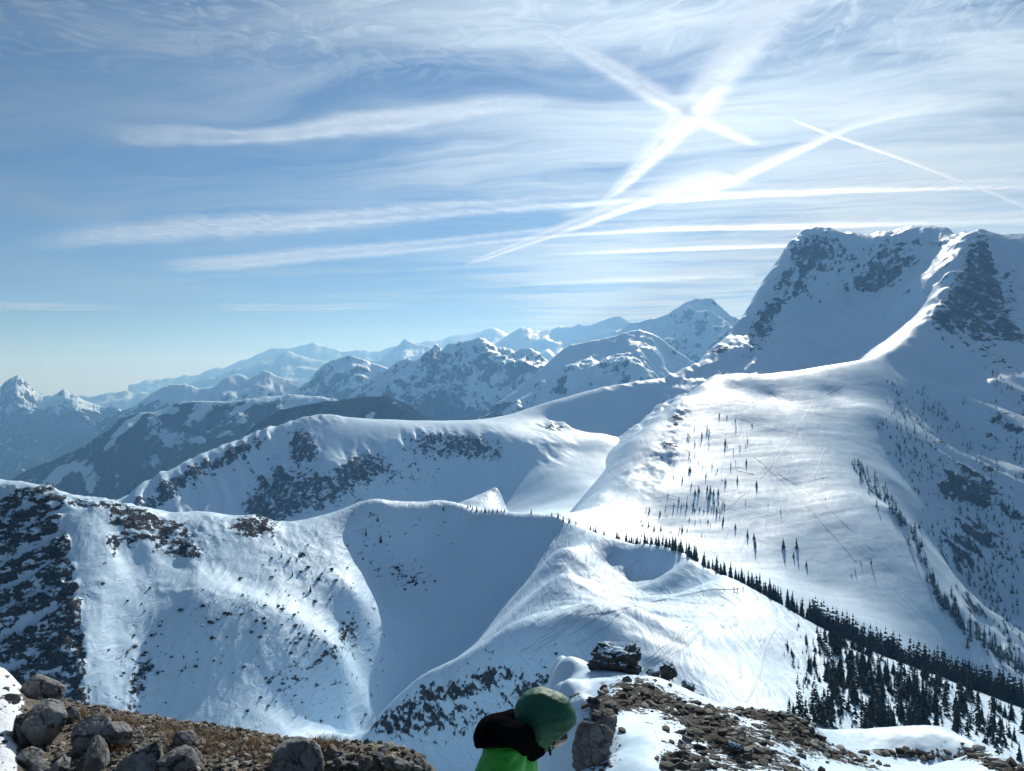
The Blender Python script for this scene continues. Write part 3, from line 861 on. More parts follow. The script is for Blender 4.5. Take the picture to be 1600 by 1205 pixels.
contrail([(-40, 478, 4, .2), (60, 480, 6, .45), (180, 485, 5, .5), (290, 491, 3, .15)],
         'faint low ice streak above the jagged pair of peaks', wob=.6, grain=1.2, seed=10)
contrail([(340, 484, 3, .1), (380, 481, 6, .5), (430, 483, 4, .4), (540, 478, 4, .4), (650, 476, 3, .1)],
         'small ragged ice streak low over the wooded ridges', wob=.8, grain=1.2, seed=11)
contrail([(690, 444, 4, .1), (800, 438, 6, .25), (950, 434, 6, .28), (1080, 430, 5, .22), (1180, 426, 4, .1)],
         'pale ice streak low over the pyramid mountain', wob=.6, grain=1.2, seed=12)
contrail([(-60, 545, 5, .2), (60, 540, 7, .35), (200, 528, 6, .35), (330, 520, 4, .1)],
         'lowest dim ice streak near the left horizon', wob=.6, grain=1.2, seed=13)

# ------------------------------------------------------------------ 3D noise for stones
def perlin3(p, seed=0):
    p = np.asarray(p, np.float64) + seed * 7.13
    i = np.floor(p).astype(np.int64)
    f = p - i
    i &= 255
    u = f * f * f * (f * (f * 6 - 15) + 10)
    r = 0.0
    for a in (0, 1):
        for b in (0, 1):
            for c in (0, 1):
                h = PERM[(PERM[(PERM[(i[:, 0] + a) & 255] + i[:, 1] + b) & 255] + i[:, 2] + c) & 255]
                th, zz = GA[h], (((h * 37) % 256) / 127.5 - 1)
                s = np.sqrt(np.maximum(1 - zz * zz, 0))
                g = s * np.cos(th) * (f[:, 0] - a) + s * np.sin(th) * (f[:, 1] - b) + zz * (f[:, 2] - c)
                w = (u[:, 0] if a else 1 - u[:, 0]) * (u[:, 1] if b else 1 - u[:, 1]) * (u[:, 2] if c else 1 - u[:, 2])
                r = r + w * g
    return r


def fbm3(p, octv=4, gain=0.5, seed=0, ridged=False):
    s, a, t = 0.0, 1.0, 0.0
    for k in range(octv):
        n = perlin3(p, seed + k)
        s = s + a * (1 - 2.4 * np.abs(n) if ridged else n)
        t += a; a *= gain; p = p * 2.03
    return s / t


_ico = {}


def ico(sub):
    if sub not in _ico:
        import bmesh
        bm = bmesh.new()
        bmesh.ops.create_icosphere(bm, subdivisions=sub, radius=1.0)
        bm.verts.ensure_lookup_table()
        v = np.array([x.co[:] for x in bm.verts]); f = np.array([[q.index for q in p.verts] for p in bm.faces])
        bm.free()
        _ico[sub] = (v, f)
    return _ico[sub]


def stone_shape(seed, sub=4, planes=14, rough=0.10, size=(1, 1, 1), crack=0.05):
    """a block of limestone: a ball cut by flat planes, then weathered"""
    rs = np.random.RandomState(seed)
    v, f = ico(sub)
    n = rs.normal(size=(planes, 3)); n /= np.linalg.norm(n, axis=1)[:, None]
    h = 0.55 + rs.rand(planes) * 0.40
    d = v @ n.T
    r = np.where(d > 0.05, h[None, :] / np.maximum(d, 0.05), 9.0)
    k = 70.0
    rad = -np.log(np.exp(-k * np.minimum(r, 1.3)).sum(1) + np.exp(-k * 1.15)) / k
    p = v * rad[:, None]
    if sub >= 3:
        q = p * np.array(size) / max(size)
        rad = 1 + fbm3(q * 1.8 + seed, 4, 0.5, seed=seed % 50) * rough * 2.2
        cr = fbm3(q * 2.6 + 5 + seed, 3, 0.5, seed=(seed * 3) % 50, ridged=True)
        rad -= np.clip(cr - 0.62, 0, 1) * crack * 4
        p = p * rad[:, None]
    return p * np.array(size), f


def stone_mat(name, a, b, dark, scale=1.0, lichen=0.3, snow=0.0):
    m, T, bs = new_mat(name)
    tc = T.node('ShaderNodeTexCoord')
    geo = T.node('ShaderNodeNewGeometry')
    p = geo.outputs['Position']
    n1 = T.noise(p, 6.0 * scale, 6.0, 0.65, 0.4)
    n2 = T.noise(p, 38.0 * scale, 5.0, 0.65)
    n3 = T.noise(p, 2.4 * scale, 4.0, 0.6, 1.0)
    col = T.mix(T.ramp(n1, 0.3, 0.7), rgba(a), rgba(b))
    col = T.mix(T.m('MULTIPLY', T.ramp(n2, 0.48, 0.66), 0.55), col, rgba(dark))
    col = T.mix(T.m('MULTIPLY', T.ramp(n3, 0.5, 0.62), lichen), col, rgba(dark))
    vo = T.node('ShaderNodeTexVoronoi', feature='DISTANCE_TO_EDGE')
    T.put(vo.inputs['Vector'], T.v('ADD', p, T.v('SCALE', T.xyz(n1, n3, n2), 0.12 / scale)))
    vo.inputs['Scale'].default_value = 5.0 * scale
    crack = T.ramp(vo.outputs['Distance'], 0.0, 0.035, 1.0, 0.0)
    crack = T.m('MULTIPLY', crack, T.ramp(n3, 0.35, 0.5))
    col = T.mix(T.m('MULTIPLY', crack, 0.7), col, rgba([c * 0.4 for c in dark]))
    if snow:                                        # snow lodged on the upward faces
        up = T.sep(geo.outputs['Normal'])[2]
        col = T.mix(T.ramp(T.m('ADD', up, T.m('MULTIPLY', T.m('SUBTRACT', n1, 0.5), 1.6)), 1.0 - snow, 1.1 - snow), col, rgba(SNOW))
    T.put(bs.inputs['Base Color'], col)
    bs.inputs['Roughness'].default_value = 0.88
    bs.inputs['Specular IOR Level'].default_value = 0.25
    hh = T.m('ADD', T.m('ADD', T.m('MULTIPLY', n1, 0.8), T.m('MULTIPLY', n2, 0.35)), T.m('MULTIPLY', crack, -0.7))
    bp = T.node('ShaderNodeBump')
    bp.inputs['Strength'].default_value = 1.0
    bp.inputs['Distance'].default_value = 0.03 / scale
    T.put(bp.inputs['Height'], hh)
    T.l.new(bp.outputs[0], bs.inputs['Normal'])
    return m


LIME = stone_mat('grey_limestone', (0.115, 0.118, 0.122), (0.30, 0.305, 0.305), (0.04, 0.04, 0.042))
CRAG = stone_mat('dark_crag', (0.030, 0.030, 0.031), (0.105, 0.098, 0.092), (0.014, 0.014, 0.016), scale=0.28, snow=0.33)
BUTT = stone_mat('grey_buttress', (0.10, 0.098, 0.095), (0.21, 0.20, 0.19), (0.035, 0.034, 0.034), scale=0.4)

# ------------------------------------------------------------------ the rocky arete leading down from the summit
skyO = [(866, 1036, 58), (905, 1032, 56), (935, 1042, 54), (972, 1052, 52), (1020, 1062, 50), (1060, 1074, 48), (1100, 1091, 46), (1150, 1108, 44), (1190, 1111, 43), (1240, 1116, 43), (1265, 1132, 43), (1290, 1141, 45),
        (1380, 1153, 48), (1450, 1161, 48), (1500, 1164, 46), (1530, 1171, 42), (1560, 1181, 38), (1600, 1198, 34), (1700, 1240, 30), (1850, 1300, 26)]
ptsO = along(skyO, 18)
for (X, Y, Z) in along(skyO, 40):
    for dY, dz in ((5, -4.5), (18, -16), (40, -34)):
        k = (Y + dY) / Y
        ptsO.append((X * k, Y + dY, Z + dz))
ptsO += [P(*q) for q in [(868, 1072, 51), (885, 1066, 51), (905, 1062, 51), (930, 1062, 49.5), (950, 1063, 48.5), (868, 1052, 55), (890, 1049, 54), (872, 1079, 45), (905, 1076, 44.5), (945, 1074, 44), (880, 1125, 37), (887, 1235, 29), (1000, 1100, 40.5), (1000, 1150, 33), (1000, 1205, 27), (1100, 1150, 35), (1100, 1205, 28), (1050, 1120, 38.5),
                         (1200, 1150, 37), (1200, 1205, 30), (1300, 1180, 38), (1300, 1205, 34), (1400, 1180, 42), (1400, 1205, 37), (1550, 1205, 33), (1500, 1190, 40), (1150, 1130, 40),
                         (960, 1112, 37), (962, 1180, 32), (940, 1245, 27), (1045, 1165, 32.5), (1010, 1150, 32)]]
ptsO += [Q(806, 52, -37), Q(806, 46, -33), Q(812, 36, -25.5), Q(820, 30, -19.5), Q(780, 30, -24), Q(700, 30, -27), Q(700, 50, -40), Q(800, 60, -44), Q(700, 20, -17), Q(850, 20, -12.5), Q(900, 22, -12.8), Q(950, 22, -12.4), Q(1000, 18, -10.4), Q(1000, 11, -7.2), Q(1300, 20, -11.5), Q(1300, 11, -7.2), Q(1850, 18, -12), Q(1850, 11, -8), Q(700, 11, -9)]
surfO = Surface(ptsO, 1.5)


SCREE = [(1010, 1085, 60, 26, 15, .42), (960, 1100, 45, 14, 0, .45), (1090, 1130, 60, 28, 25, .38), (1150, 1150, 75, 26, 25, .42), (1060, 1195, 36, 20, 20, .45), (1170, 1115, 35, 9, 10, .42), (1130, 1190, 90, 22, 20, .34),
         (1250, 1150, 60, 26, 30, .34), (1330, 1185, 60, 12, 18, .30), (1400, 1180, 70, 7, 5, .28), (1450, 1178, 60, 8, 5, .30), (1530, 1180, 40, 12, 15, .42), (1580, 1200, 40, 10, 10, .45), (940, 1150, 30, 60, 0, .3), (900, 1088, 12, 4, 10, .3), (1240, 1200, 60, 14, 20, .30), (1230, 1130, 40, 26, 20, .40)]


def heightO(X, Y):
    z = surfO(X, Y)
    px = CX + X / Y * F0
    py = CY - F0 * z / Y
    d = fbm((X * .55 + Y * .83) / 2.6, (X * .83 - Y * .55) / 0.9, 4, 0.55, seed=410)
    sc = blobs(px, py, SCREE)
    sc = np.clip(sc, 0, .6)
    z = z + fbm(X / 3.2, Y / 3.2, 4, 0.5, seed=400) * 0.28 + sc * (fbm(X / 0.8, Y / 0.9, 4, 0.6, seed=405) * 0.55 + d * .25)
    return z, dict(sc=sc, d=d)


def paintO(L, e):
    return dict(rock=0.24 + e['sc'] * 1.0 + e['d'] * 0.42 * (0.15 + e['sc']), forest=np.zeros_like(L.Z))


matO = terrain_mat('scree_and_snow', 0.75, rock_a=(0.022, 0.020, 0.017), rock_b=(0.125, 0.108, 0.085), bump=0.8)
LO = Land('arete_terrain', heightO, 690, 1850, 400, 11, 98, 300, matO, paintO, 'scree and old snow on the arete below the summit',
          rows=np.unique(np.r_[np.geomspace(11, 26, 40), np.linspace(26, 59, 230), np.geomspace(59, 98, 25)]))


def crag(name, px, py, Y, size, seed, label, cat, mat, rot=0.0, tilt=0.0, sub=5, rough=0.16, planes=16, crack=.08, group=None, sink=0.25):
    """a block standing with its foot at that pixel"""
    v, f = stone_shape(seed, sub, planes, rough, size, crack)
    v = (v - (v.max(0) + v.min(0)) / 2) / ((v.max(0) - v.min(0)) / 2)
    q = v[:, 2] * 3.2 + seed                        # beds that stand out unevenly
    st = perlin(np.floor(q) * 1.7 + np.clip((q - np.floor(q)) * 5, 0, 1) * 1.7, q * 0 + seed * .37)
    v[:, 0] *= 1 + st * rough * 1.6; v[:, 1] *= 1 + st * rough * 1.6
    v = v * np.array(size)
    R = Matrix.Rotation(rot, 3, 'Z') @ Matrix.Rotation(tilt, 3, 'Y')
    v = v @ np.array(R).T
    base = P(px, py, Y)
    ob = mesh_obj(name, v, f, [mat])
    ob.location = (base[0], base[1], base[2] + size[2] * (1 - sink))
    tag(ob, label, cat, group)
    return ob


crag('rock_tower', 955, 1052, 52, (1.55, 1.3, 1.25), 11, 'large dark rock tower at the top of the arete', 'rock', CRAG, rough=.30, planes=20, crack=.14)
crag('rock_tower', 985, 1050, 52, (0.75, 0.8, 1.10), 12, 'steep dark rock joined to the right of the large tower', 'rock', CRAG, rough=.30, crack=.14)
crag('rock_tower', 1043, 1066, 49.5, (0.62, 0.7, 0.78), 13, 'dark pointed rock next along the arete from the tower', 'rock', CRAG, rough=.28, tilt=.3, crack=.12)
crag('rock_tower', 1020, 1060, 51, (0.45, 0.5, 0.42), 14, 'small dark snow dusted rock between the tower and the pointed rock', 'rock', CRAG, rough=.28, crack=.12)
crag('rock_tower', 1076, 1085, 47.5, (0.42, 0.45, 0.52), 15, 'little dark rock where the arete drops to the white col', 'rock', CRAG, rough=.26, crack=.12)
crag('rock_tower', 1092, 1094, 46.5, (0.30, 0.3, 0.24), 16, 'lowest small rock of the dark row above the col', 'rock', CRAG, rough=.26)
crag('rock_tower', 1222, 1145, 42.6, (0.80, 0.8, 0.72), 17, 'dark craggy rock with snow before the dense spruces', 'rock', CRAG, rough=.30, crack=.14)
crag('rock_tower', 1255, 1160, 42, (0.55, 0.6, 0.50), 18, 'broken dark rock falling away beside the craggy one', 'rock', CRAG, rough=.30, tilt=.5, crack=.14)
crag('rock_buttress', 925, 1222, 30, (0.78, 0.9, 1.30), 24, 'grey weathered rock buttress beside the hooded person', 'rock', BUTT, rough=.12, planes=9, tilt=.10, crack=.08, sink=.05)
crag('rock_buttress', 950, 1150, 34, (0.42, 0.7, 0.62), 20, 'darker shoulder of rock on top of the grey buttress', 'rock', BUTT, rough=.2, crack=.1)
crag('rock_tower', 1545, 1195, 39.5, (0.5, 0.6, 0.4), 22, 'low dark rock at the far end of the snowy arete', 'rock', CRAG, rough=.3)

crag('rock_tower', 1150, 1178, 33, (0.30, 0.35, 0.30), 31, 'dark angular rock in the middle of the brown scree', 'rock', CRAG, rough=.25)
crag('rock_tower', 1062, 1196, 29.5, (0.45, 0.4, 0.26), 32, 'low dark rock at the lip of the snow hollow', 'rock', CRAG, rough=.25)
crag('rock_tower', 905, 1090, 44, (0.35, 0.3, 0.12), 33, 'thin dark rib of rock lying in the cornice snow', 'rock', CRAG, rough=.25)
crag('rock_tower', 930, 1106, 40, (0.8, 0.5, 0.26), 34, 'flat dark rock band above the grey buttress', 'rock', CRAG, rough=.3)
# loose scree on the arete
rso = np.random.RandomState(31)
ov, of_, oc, n = [], [], [], 0
bvO, bfO = stone_shape(905, 1, 9, 0.0)
for i in range(9000):
    px = 880 + rso.rand() * 740; py = 1035 + rso.rand() * 172
    sc_ = blobs(np.array([px]), np.array([py]), SCREE)[0]
    if rso.rand() > sc_ * 1.9 - .1:
        continue
    p_ = LO.pick(px, py)
    if p_ is None or p_[1] > 58:
        continue
    s = 0.03 + rso.rand() ** 5 * 0.26
    R = np.array(Matrix.Rotation(rso.rand() * 6.28, 3, 'Z') @ Matrix.Rotation(rso.normal() * .5, 3, 'X'))
    ov.append((bvO * [s * 1.3, s, s * .7]) @ R.T + np.array(p_) + [0, 0, s * .15]); of_.append(bfO + n); n += len(bvO); oc.append(np.full(len(bvO), rso.rand()))
m, T, b = new_mat('scree')
a = T.node('ShaderNodeAttribute', attribute_name='tone').outputs['Fac']
cr = T.mix(T.ramp(a, 0.0, 0.6), (0.02, 0.019, 0.018, 1), (0.085, 0.077, 0.067, 1))
T.put(b.inputs['Base Color'], T.mix(T.ramp(a, 0.75, 1.0), cr, (0.24, 0.225, 0.20, 1)))
b.inputs['Roughness'].default_value = 0.9
tag(mesh_obj('scree', np.concatenate(ov), np.concatenate(of_), [m], smooth=False, attrs=dict(tone=np.concatenate(oc))), 'loose brown scree on the arete', kind='stuff')

# ------------------------------------------------------------------ the summit ground underfoot
edgeN = [(-200, 1050, 6.2), (0, 1078, 5.9), (40, 1090, 5.8), (100, 1106, 5.7), (130, 1112, 5.6), (200, 1127, 5.45), (300, 1142, 5.25), (400, 1157, 5.05), (500, 1173, 4.85), (600, 1191, 4.6), (650, 1204, 4.45), (700, 1235, 4.3)]
ptsN = along(edgeN, 40)
for (X, Y, Z) in along(edgeN, 80):
    for dY, dz in ((0.8, -0.75), (2.5, -2.6), (8, -8), (20, -19), (50, -45)):
        k = (Y + dY) / Y
        ptsN.append((X * k, Y + dY, Z + dz))
ptsN += [(0, 0, -1.72), (-1.5, 0, -1.66), (-4, 0, -1.5), (1.5, 0, -1.85), (4, 0, -2.4), (0, -4, -2.2), (-4, -4, -2.2), (4, -4, -3.0), (0, -12, -5), (-12, -4, -4), (-12, 4, -4), (12, -2, -6), (0, -40, -22), (-40, 0, -20), (40, 0, -22),
         (-1.2, 2.6, -1.86), (-2.2, 3.2, -1.92), (-0.4, 2.2, -1.95), (-3.5, 3.5, -1.95),
         (0.05, 3.5, -2.95), (0.3, 3.4, -2.92), (-0.15, 3.6, -2.97), (0.1, 2.6, -2.5), (1.2, 3.5, -2.95), (0, 4.6, -3.9), (1.2, 5, -4.0), (3, 4, -4.0), (0.3, 8, -7.2), (3, 8, -6.6), (0, 14, -12), (5, 16, -11.5), (12, 12, -11), (0, 30, -27), (20, 25, -18), (10, 50, -40), (40, 45, -40)]
surfN = Surface(ptsN, 0.35)


def axis(a, b, n, fine):
    t = np.linspace(math.asinh(a / fine), math.asinh(b / fine), n)
    return np.sinh(t) * fine


xs = axis(-14, 14, 330, 1.6); ys = axis(-14, 9.5, 330, 1.6) + 4.0
XN, YN = np.meshgrid(xs, ys)
ZN = surfN(XN, YN) + fbm(XN / 0.5, YN / 0.5, 4, 0.5, seed=500) * 0.05 + fbm(XN / 0.09, YN / 0.09, 3, 0.5, seed=505) * 0.012
m, T, b = new_mat('summit_soil')
geo = T.node('ShaderNodeNewGeometry')
p = geo.outputs['Position']
sn = T.node('ShaderNodeAttribute', attribute_name='snow').outputs['Fac']
n1 = T.noise(p, 9.0, 6.0, 0.65); n2 = T.noise(p, 70.0, 4.0, 0.65); n3 = T.noise(p, 3.0, 5.0, 0.6)
soil = T.mix(T.ramp(n1, 0.3, 0.7), (0.030, 0.026, 0.020, 1), (0.125, 0.10, 0.072, 1))
soil = T.mix(T.ramp(n2, 0.45, 0.7), soil, (0.26, 0.22, 0.17, 1))
sf = T.ramp(T.m('ADD', sn, T.m('MULTIPLY', T.m('SUBTRACT', n3, 0.5), 0.9)), 0.47, 0.53)
T.put(b.inputs['Base Color'], T.mix(sf, soil, (0.78, 0.82, 0.87, 1)))
b.inputs['Roughness'].default_value = 0.85
bp = T.node('ShaderNodeBump'); bp.inputs['Strength'].default_value = 0.9; bp.inputs['Distance'].default_value = 0.02
T.put(bp.inputs['Height'], T.m('ADD', n1, T.m('MULTIPLY', n2, 0.5)))
T.l.new(bp.outputs[0], b.inputs['Normal'])
with np.errstate(all='ignore'):
    pxN = CX + XN / np.maximum(YN, 0.05) * F0; pyN = CY - F0 * ZN / np.maximum(YN, 0.05)
snN = np.clip(sstep(pxN, 60, 0) * sstep(YN, 2.0, 3.0) + sstep(YN, 7.5, 11.0) * 0.9, 0, 1) + fbm(XN / 1.2, YN / 1.2, 3, seed=510) * 0.25
snN = snN * (1 - sstep(pxN, 60, 140) * sstep(YN, 6.5, 4.5)) + 0.9 * sstep(XN, 0.15, 0.5) * sstep(YN, 1.5, 3)
ZN = ZN + sstep(pxN, 45, 5) * (YN > 2) * (YN < 7) * 0.10
tag(mesh_obj('summit_ground', np.stack([XN, YN, ZN], -1).reshape(-1, 3), grid_faces(*XN.shape), [m], attrs=dict(snow=snN)), 'stony summit ground with snow at the edge', kind='structure')


def groundN(X, Y):
    i = int(np.clip(np.searchsorted(ys, Y), 1, len(ys) - 1)); j = int(np.clip(np.searchsorted(xs, X), 1, len(xs) - 1))
    t = (X - xs[j - 1]) / (xs[j] - xs[j - 1]); s = (Y - ys[i - 1]) / (ys[i] - ys[i - 1])
    return float((ZN[i - 1, j - 1] * (1 - t) + ZN[i - 1, j] * t) * (1 - s) + (ZN[i, j - 1] * (1 - t) + ZN[i, j] * t) * s)


def pickN(px, py):
    for Y in np.arange(2.4, 8.0, 0.03):
        X = (px - CX) / F0 * Y
        if CY - F0 * groundN(X, Y) / Y <= py:
            return X, Y, groundN(X, Y)
    Y = 4.6
    return (px - CX) / F0 * Y, Y, groundN((px - CX) / F0 * Y, Y)


def boulder(x0, y0, x1, y1, seed, label, rot=0.0, depth=1.0, planes=12, rough=.06, sub=5, dY=0.0, flat=1.0, mat=None):
    """a stone filling that box of the picture, its foot on the ground there"""
    cx = (x0 + x1) / 2
    X, Y, z = pickN(cx, min(y1 - 2, 1203))
    Y += dY
    w = (x1 - x0) / F0 * Y / 2; h = (y1 - y0) / F0 * Y / 2
    v, f = stone_shape(seed, sub, max(7, planes - 2), rough, (1, 1, 1), .05)
    R = np.array(Matrix.Rotation(rot, 3, 'Y') @ Matrix.Rotation(rot * 1.7 + seed, 3, 'Z'))
    v = v @ R.T
    v = (v - (v.max(0) + v.min(0)) / 2) / ((v.max(0) - v.min(0)) / 2)
    v = v * np.array([w, (w + h) / 2 * depth, h])
    ob = mesh_obj('boulder', v, f, [mat or LIME])
    ob.location = ((cx - CX) / F0 * Y, Y, (CY - (y0 + y1) / 2) / F0 * Y)
    tag(ob, label, 'boulder', None)
    return ob


boulder(34, 1055, 99, 1100, 101, 'wedge shaped boulder with a pale lit edge topping the pile', rot=.35, planes=8, dY=.25)
boulder(14, 1116, 64, 1178, 102, 'dark boulder half buried in snow at the pile', planes=12, dY=.1, mat=BUTT)
boulder(40, 1100, 109, 1166, 103, 'big rounded grey boulder with dark cracks', planes=20, rough=.05)
boulder(92, 1100, 128, 1142, 104, 'squared grey block leaning on the rounded boulder', rot=.2, planes=9, dY=.15)
boulder(118, 1120, 176, 1178, 105, 'bluish grey slab right of the rounded boulder', rot=-.4, planes=9, dY=.05)
boulder(165, 1125, 202, 1172, 106, 'thin tilted slab at the edge of the gravel', rot=.5, planes=8)
boulder(130, 1150, 166, 1240, 107, 'upright grey pillar stone with a square top', rot=.1, planes=8)
boulder(182, 1160, 262, 1240, 108, 'broad smooth grey boulder beside the orange grass tuft', rot=.3, planes=14, rough=.05)
boulder(240, 1168, 312, 1240, 109, 'cracked pale grey boulder against the broad smooth one', rot=-.2, planes=12)
boulder(270, 1142, 304, 1166, 110, 'small brown grey boulder alone in the gravel', planes=10, sub=4)
boulder(28, 1168, 70, 1200, 111, 'flat dark stone below the rounded boulder', planes=10, sub=4)
boulder(44, 1190, 84, 1230, 112, 'low stone with a pale top below the flat dark stone', planes=10, sub=4)
boulder(78, 1184, 112, 1225, 113, 'grey stone left of the upright pillar', planes=10, sub=4)
boulder(425, 1158, 508, 1240, 114, 'large pale boulder with sunlit top among dry grass', rot=.25, planes=13, rough=.05)
boulder(0, 1082, 34, 1100, 115, 'dark stone poking from the snow behind the pile', planes=10, sub=4, mat=BUTT)
boulder(452, 1154, 478, 1164, 116, 'thin dark stone behind the large pale boulder', planes=9, sub=3)

# single stones and gravel
rsn = np.random.RandomState(77)
VAR = []
for k in range(7):
    v, f = stone_shape(700 + k, 2, 11, 0.0)
    me_o = mesh_obj('stone', v, f, [LIME if k % 3 else stone_mat('brown_stone_%d' % k, (0.16, 0.135, 0.105), (0.36, 0.31, 0.25), (0.07, 0.06, 0.05))], smooth=False)
    VAR.append(me_o.data)
    bpy.data.objects.remove(me_o)


def lay_stone(px, py, w_px):
    X, Y, z = pickN(px, py)
    s = w_px / F0 * Y / 2
    ob = bpy.data.objects.new('stone', VAR[rsn.randint(len(VAR))])
    COL.objects.link(ob)
    k = 0.45 + rsn.rand() * .4
    ob.scale = (s, s * (0.7 + rsn.rand() * .5), s * k)
    ob.rotation_euler = (rsn.normal() * .25, rsn.normal() * .25, rsn.rand() * 6.28)
    ob.location = (X, Y, z + s * k * 0.35)
    return ob


for i in range(80):
    px = 505 + rsn.rand() ** 0.9 * 160
    e = np.interp(px, [500, 600, 650, 700], [1172, 1191, 1204, 1235])
    py = e + 3 + rsn.rand() * (1204 - e - 2) if e < 1198 else 1203
    w_ = 9 + rsn.rand() ** 2 * 17
    tag(lay_stone(px, py, w_), '%s stone among those crowding the edge beyond the large pale boulder' % ('big loose' if w_ > 18 else 'fist sized' if w_ > 12 else 'small loose'), 'stone', 'stones right of the pale boulder')
for i in range(70):
    px = 200 + rsn.rand() * 230
    e = np.interp(px, [200, 300, 400, 500], [1127, 1142, 1157, 1173])
    py = e + 4 + rsn.rand() * (1200 - e)
    w_ = 6 + rsn.rand() ** 3 * 12
    tag(lay_stone(px, py, w_), '%s stone lying in the brown gravel between the boulders' % ('larger' if w_ > 11 else 'pebble sized' if w_ < 7.5 else 'small'), 'stone', 'stones in the gravel between the boulders')

gv, gf, gc = [], [], []
bv, bf = stone_shape(901, 1, 9, 0.0)
n = 0
for i in range(5200):
    px = -20 + rsn.rand() * 700
    e = np.interp(px, [0, 100, 200, 300, 400, 500, 600, 650, 700], [1095, 1110, 1128, 1143, 1158, 1174, 1192, 1205, 1236])
    if e > 1214:
        continue
    if px < 60 and rsn.rand() < .85:
        continue
    py = e + rsn.rand() * (1230 - e)
    Y = np.interp(py, [e, 1230], [5.2 if px < 300 else 4.8, 3.4]) + rsn.normal() * .1
    X = (px - CX) / F0 * Y
    z = groundN(X, Y)
    s = 0.004 + rsn.rand() ** 3 * 0.018
    R = np.array(Matrix.Rotation(rsn.rand() * 6.28, 3, 'Z') @ Matrix.Rotation(rsn.normal() * .5, 3, 'X'))
    gv.append((bv * [s * 1.2, s, s * .65]) @ R.T + [X, Y, z + s * .3]); gf.append(bf + n); n += len(bv)
    gc.append(np.full(len(bv), rsn.rand()))
m, T, b = new_mat('gravel')
a = T.node('ShaderNodeAttribute', attribute_name='tone').outputs['Fac']
cr = T.mix(T.ramp(a, 0.0, 0.55), (0.045, 0.040, 0.034, 1), (0.20, 0.17, 0.135, 1))
T.put(b.inputs['Base Color'], T.mix(T.ramp(a, 0.6, 1.0), cr, (0.42, 0.40, 0.37, 1)))
b.inputs['Roughness'].default_value = 0.9
tag(mesh_obj('gravel', np.concatenate(gv), np.concatenate(gf), [m], smooth=False, attrs=dict(tone=np.concatenate(gc))), 'brown gravel strewn over the summit edge', kind='stuff')

# dry grass
gv, gf, gc = [], [], []
n = 0
spots = [(163 + rsn.rand() * 24, 1172 + rsn.rand() * 8, 1.0, .9) for _ in range(8)] + [(485 + rsn.rand() * 42, 1164 + rsn.rand() * 10, 1.1, .4) for _ in range(22)]
for _ in range(230):
    px = 128 + rsn.rand() ** 1.15 * 330
    e = np.interp(px, [100, 200, 300, 400, 500], [1107, 1127, 1142, 1157, 1173])
    spots.append((px, e + rsn.rand() ** 2 * 38 + 1, .55 + rsn.rand() * .4, rsn.rand() * .5))
for (px, py, k, hue) in spots:
    X, Y, z = pickN(px, py)
    for i in range(22):
        a = rsn.rand() * 6.28; L = (0.025 + rsn.rand() * 0.045) * k; ln = 0.3 + rsn.rand() * .9
        bx, by = X + rsn.normal() * .022, Y + rsn.normal() * .022
        z0 = groundN(bx, by) - .004
        dx, dy = math.cos(a) * ln, math.sin(a) * ln
        w = 0.0013
        px_, py_ = -math.sin(a) * w, math.cos(a) * w
        gv += [(bx - px_, by - py_, z0), (bx + px_, by + py_, z0), (bx + dx * L * .45 + px_ * .8, by + dy * L * .45 + py_ * .8, z0 + L * .62), (bx + dx * L * .45 - px_ * .8, by + dy * L * .45 - py_ * .8, z0 + L * .62), (bx + dx * L, by + dy * L, z0 + L * .85)]
        gf += [(n, n + 1, n + 2, n + 3), (n + 3, n + 2, n + 4)]; n += 5
        gc += [min(1, hue + rsn.rand() * .3)] * 5
m, T, b = new_mat('dry_grass')
a = T.node('ShaderNodeAttribute', attribute_name='tone').outputs['Fac']
T.put(b.inputs['Base Color'], T.mix(a, (0.24, 0.19, 0.105, 1), (0.26, 0.13, 0.05, 1)))
b.inputs['Roughness'].default_value = 0.8
tag(mesh_obj('dry_grass', gv, gf, [m], attrs=dict(tone=gc)), 'short dry yellow grass along the summit edge', kind='stuff')

# ------------------------------------------------------------------ spruces
def leaf_mat(name, a, b):
    m, T, bs = new_mat(name)
    geo = T.node('ShaderNodeNewGeometry')
    n = T.noise(geo.outputs['Position'], 1.3, 4.0, 0.6)
    T.put(bs.inputs['Base Color'], T.mix(T.ramp(n, 0.3, 0.7), rgba(a), rgba(b)))
    bs.inputs['Roughness'].default_value = 0.9
    bs.inputs['Specular IOR Level'].default_value = 0.1
    return m


NEEDLE = leaf_mat('spruce_needles', (0.010, 0.017, 0.013), (0.032, 0.044, 0.030))
BARK = leaf_mat('spruce_bark', (0.030, 0.024, 0.019), (0.070, 0.055, 0.043))
FROST = leaf_mat('frosted_branch', (0.05, 0.06, 0.06), (0.14, 0.16, 0.17))
rst = np.random.RandomState(5)


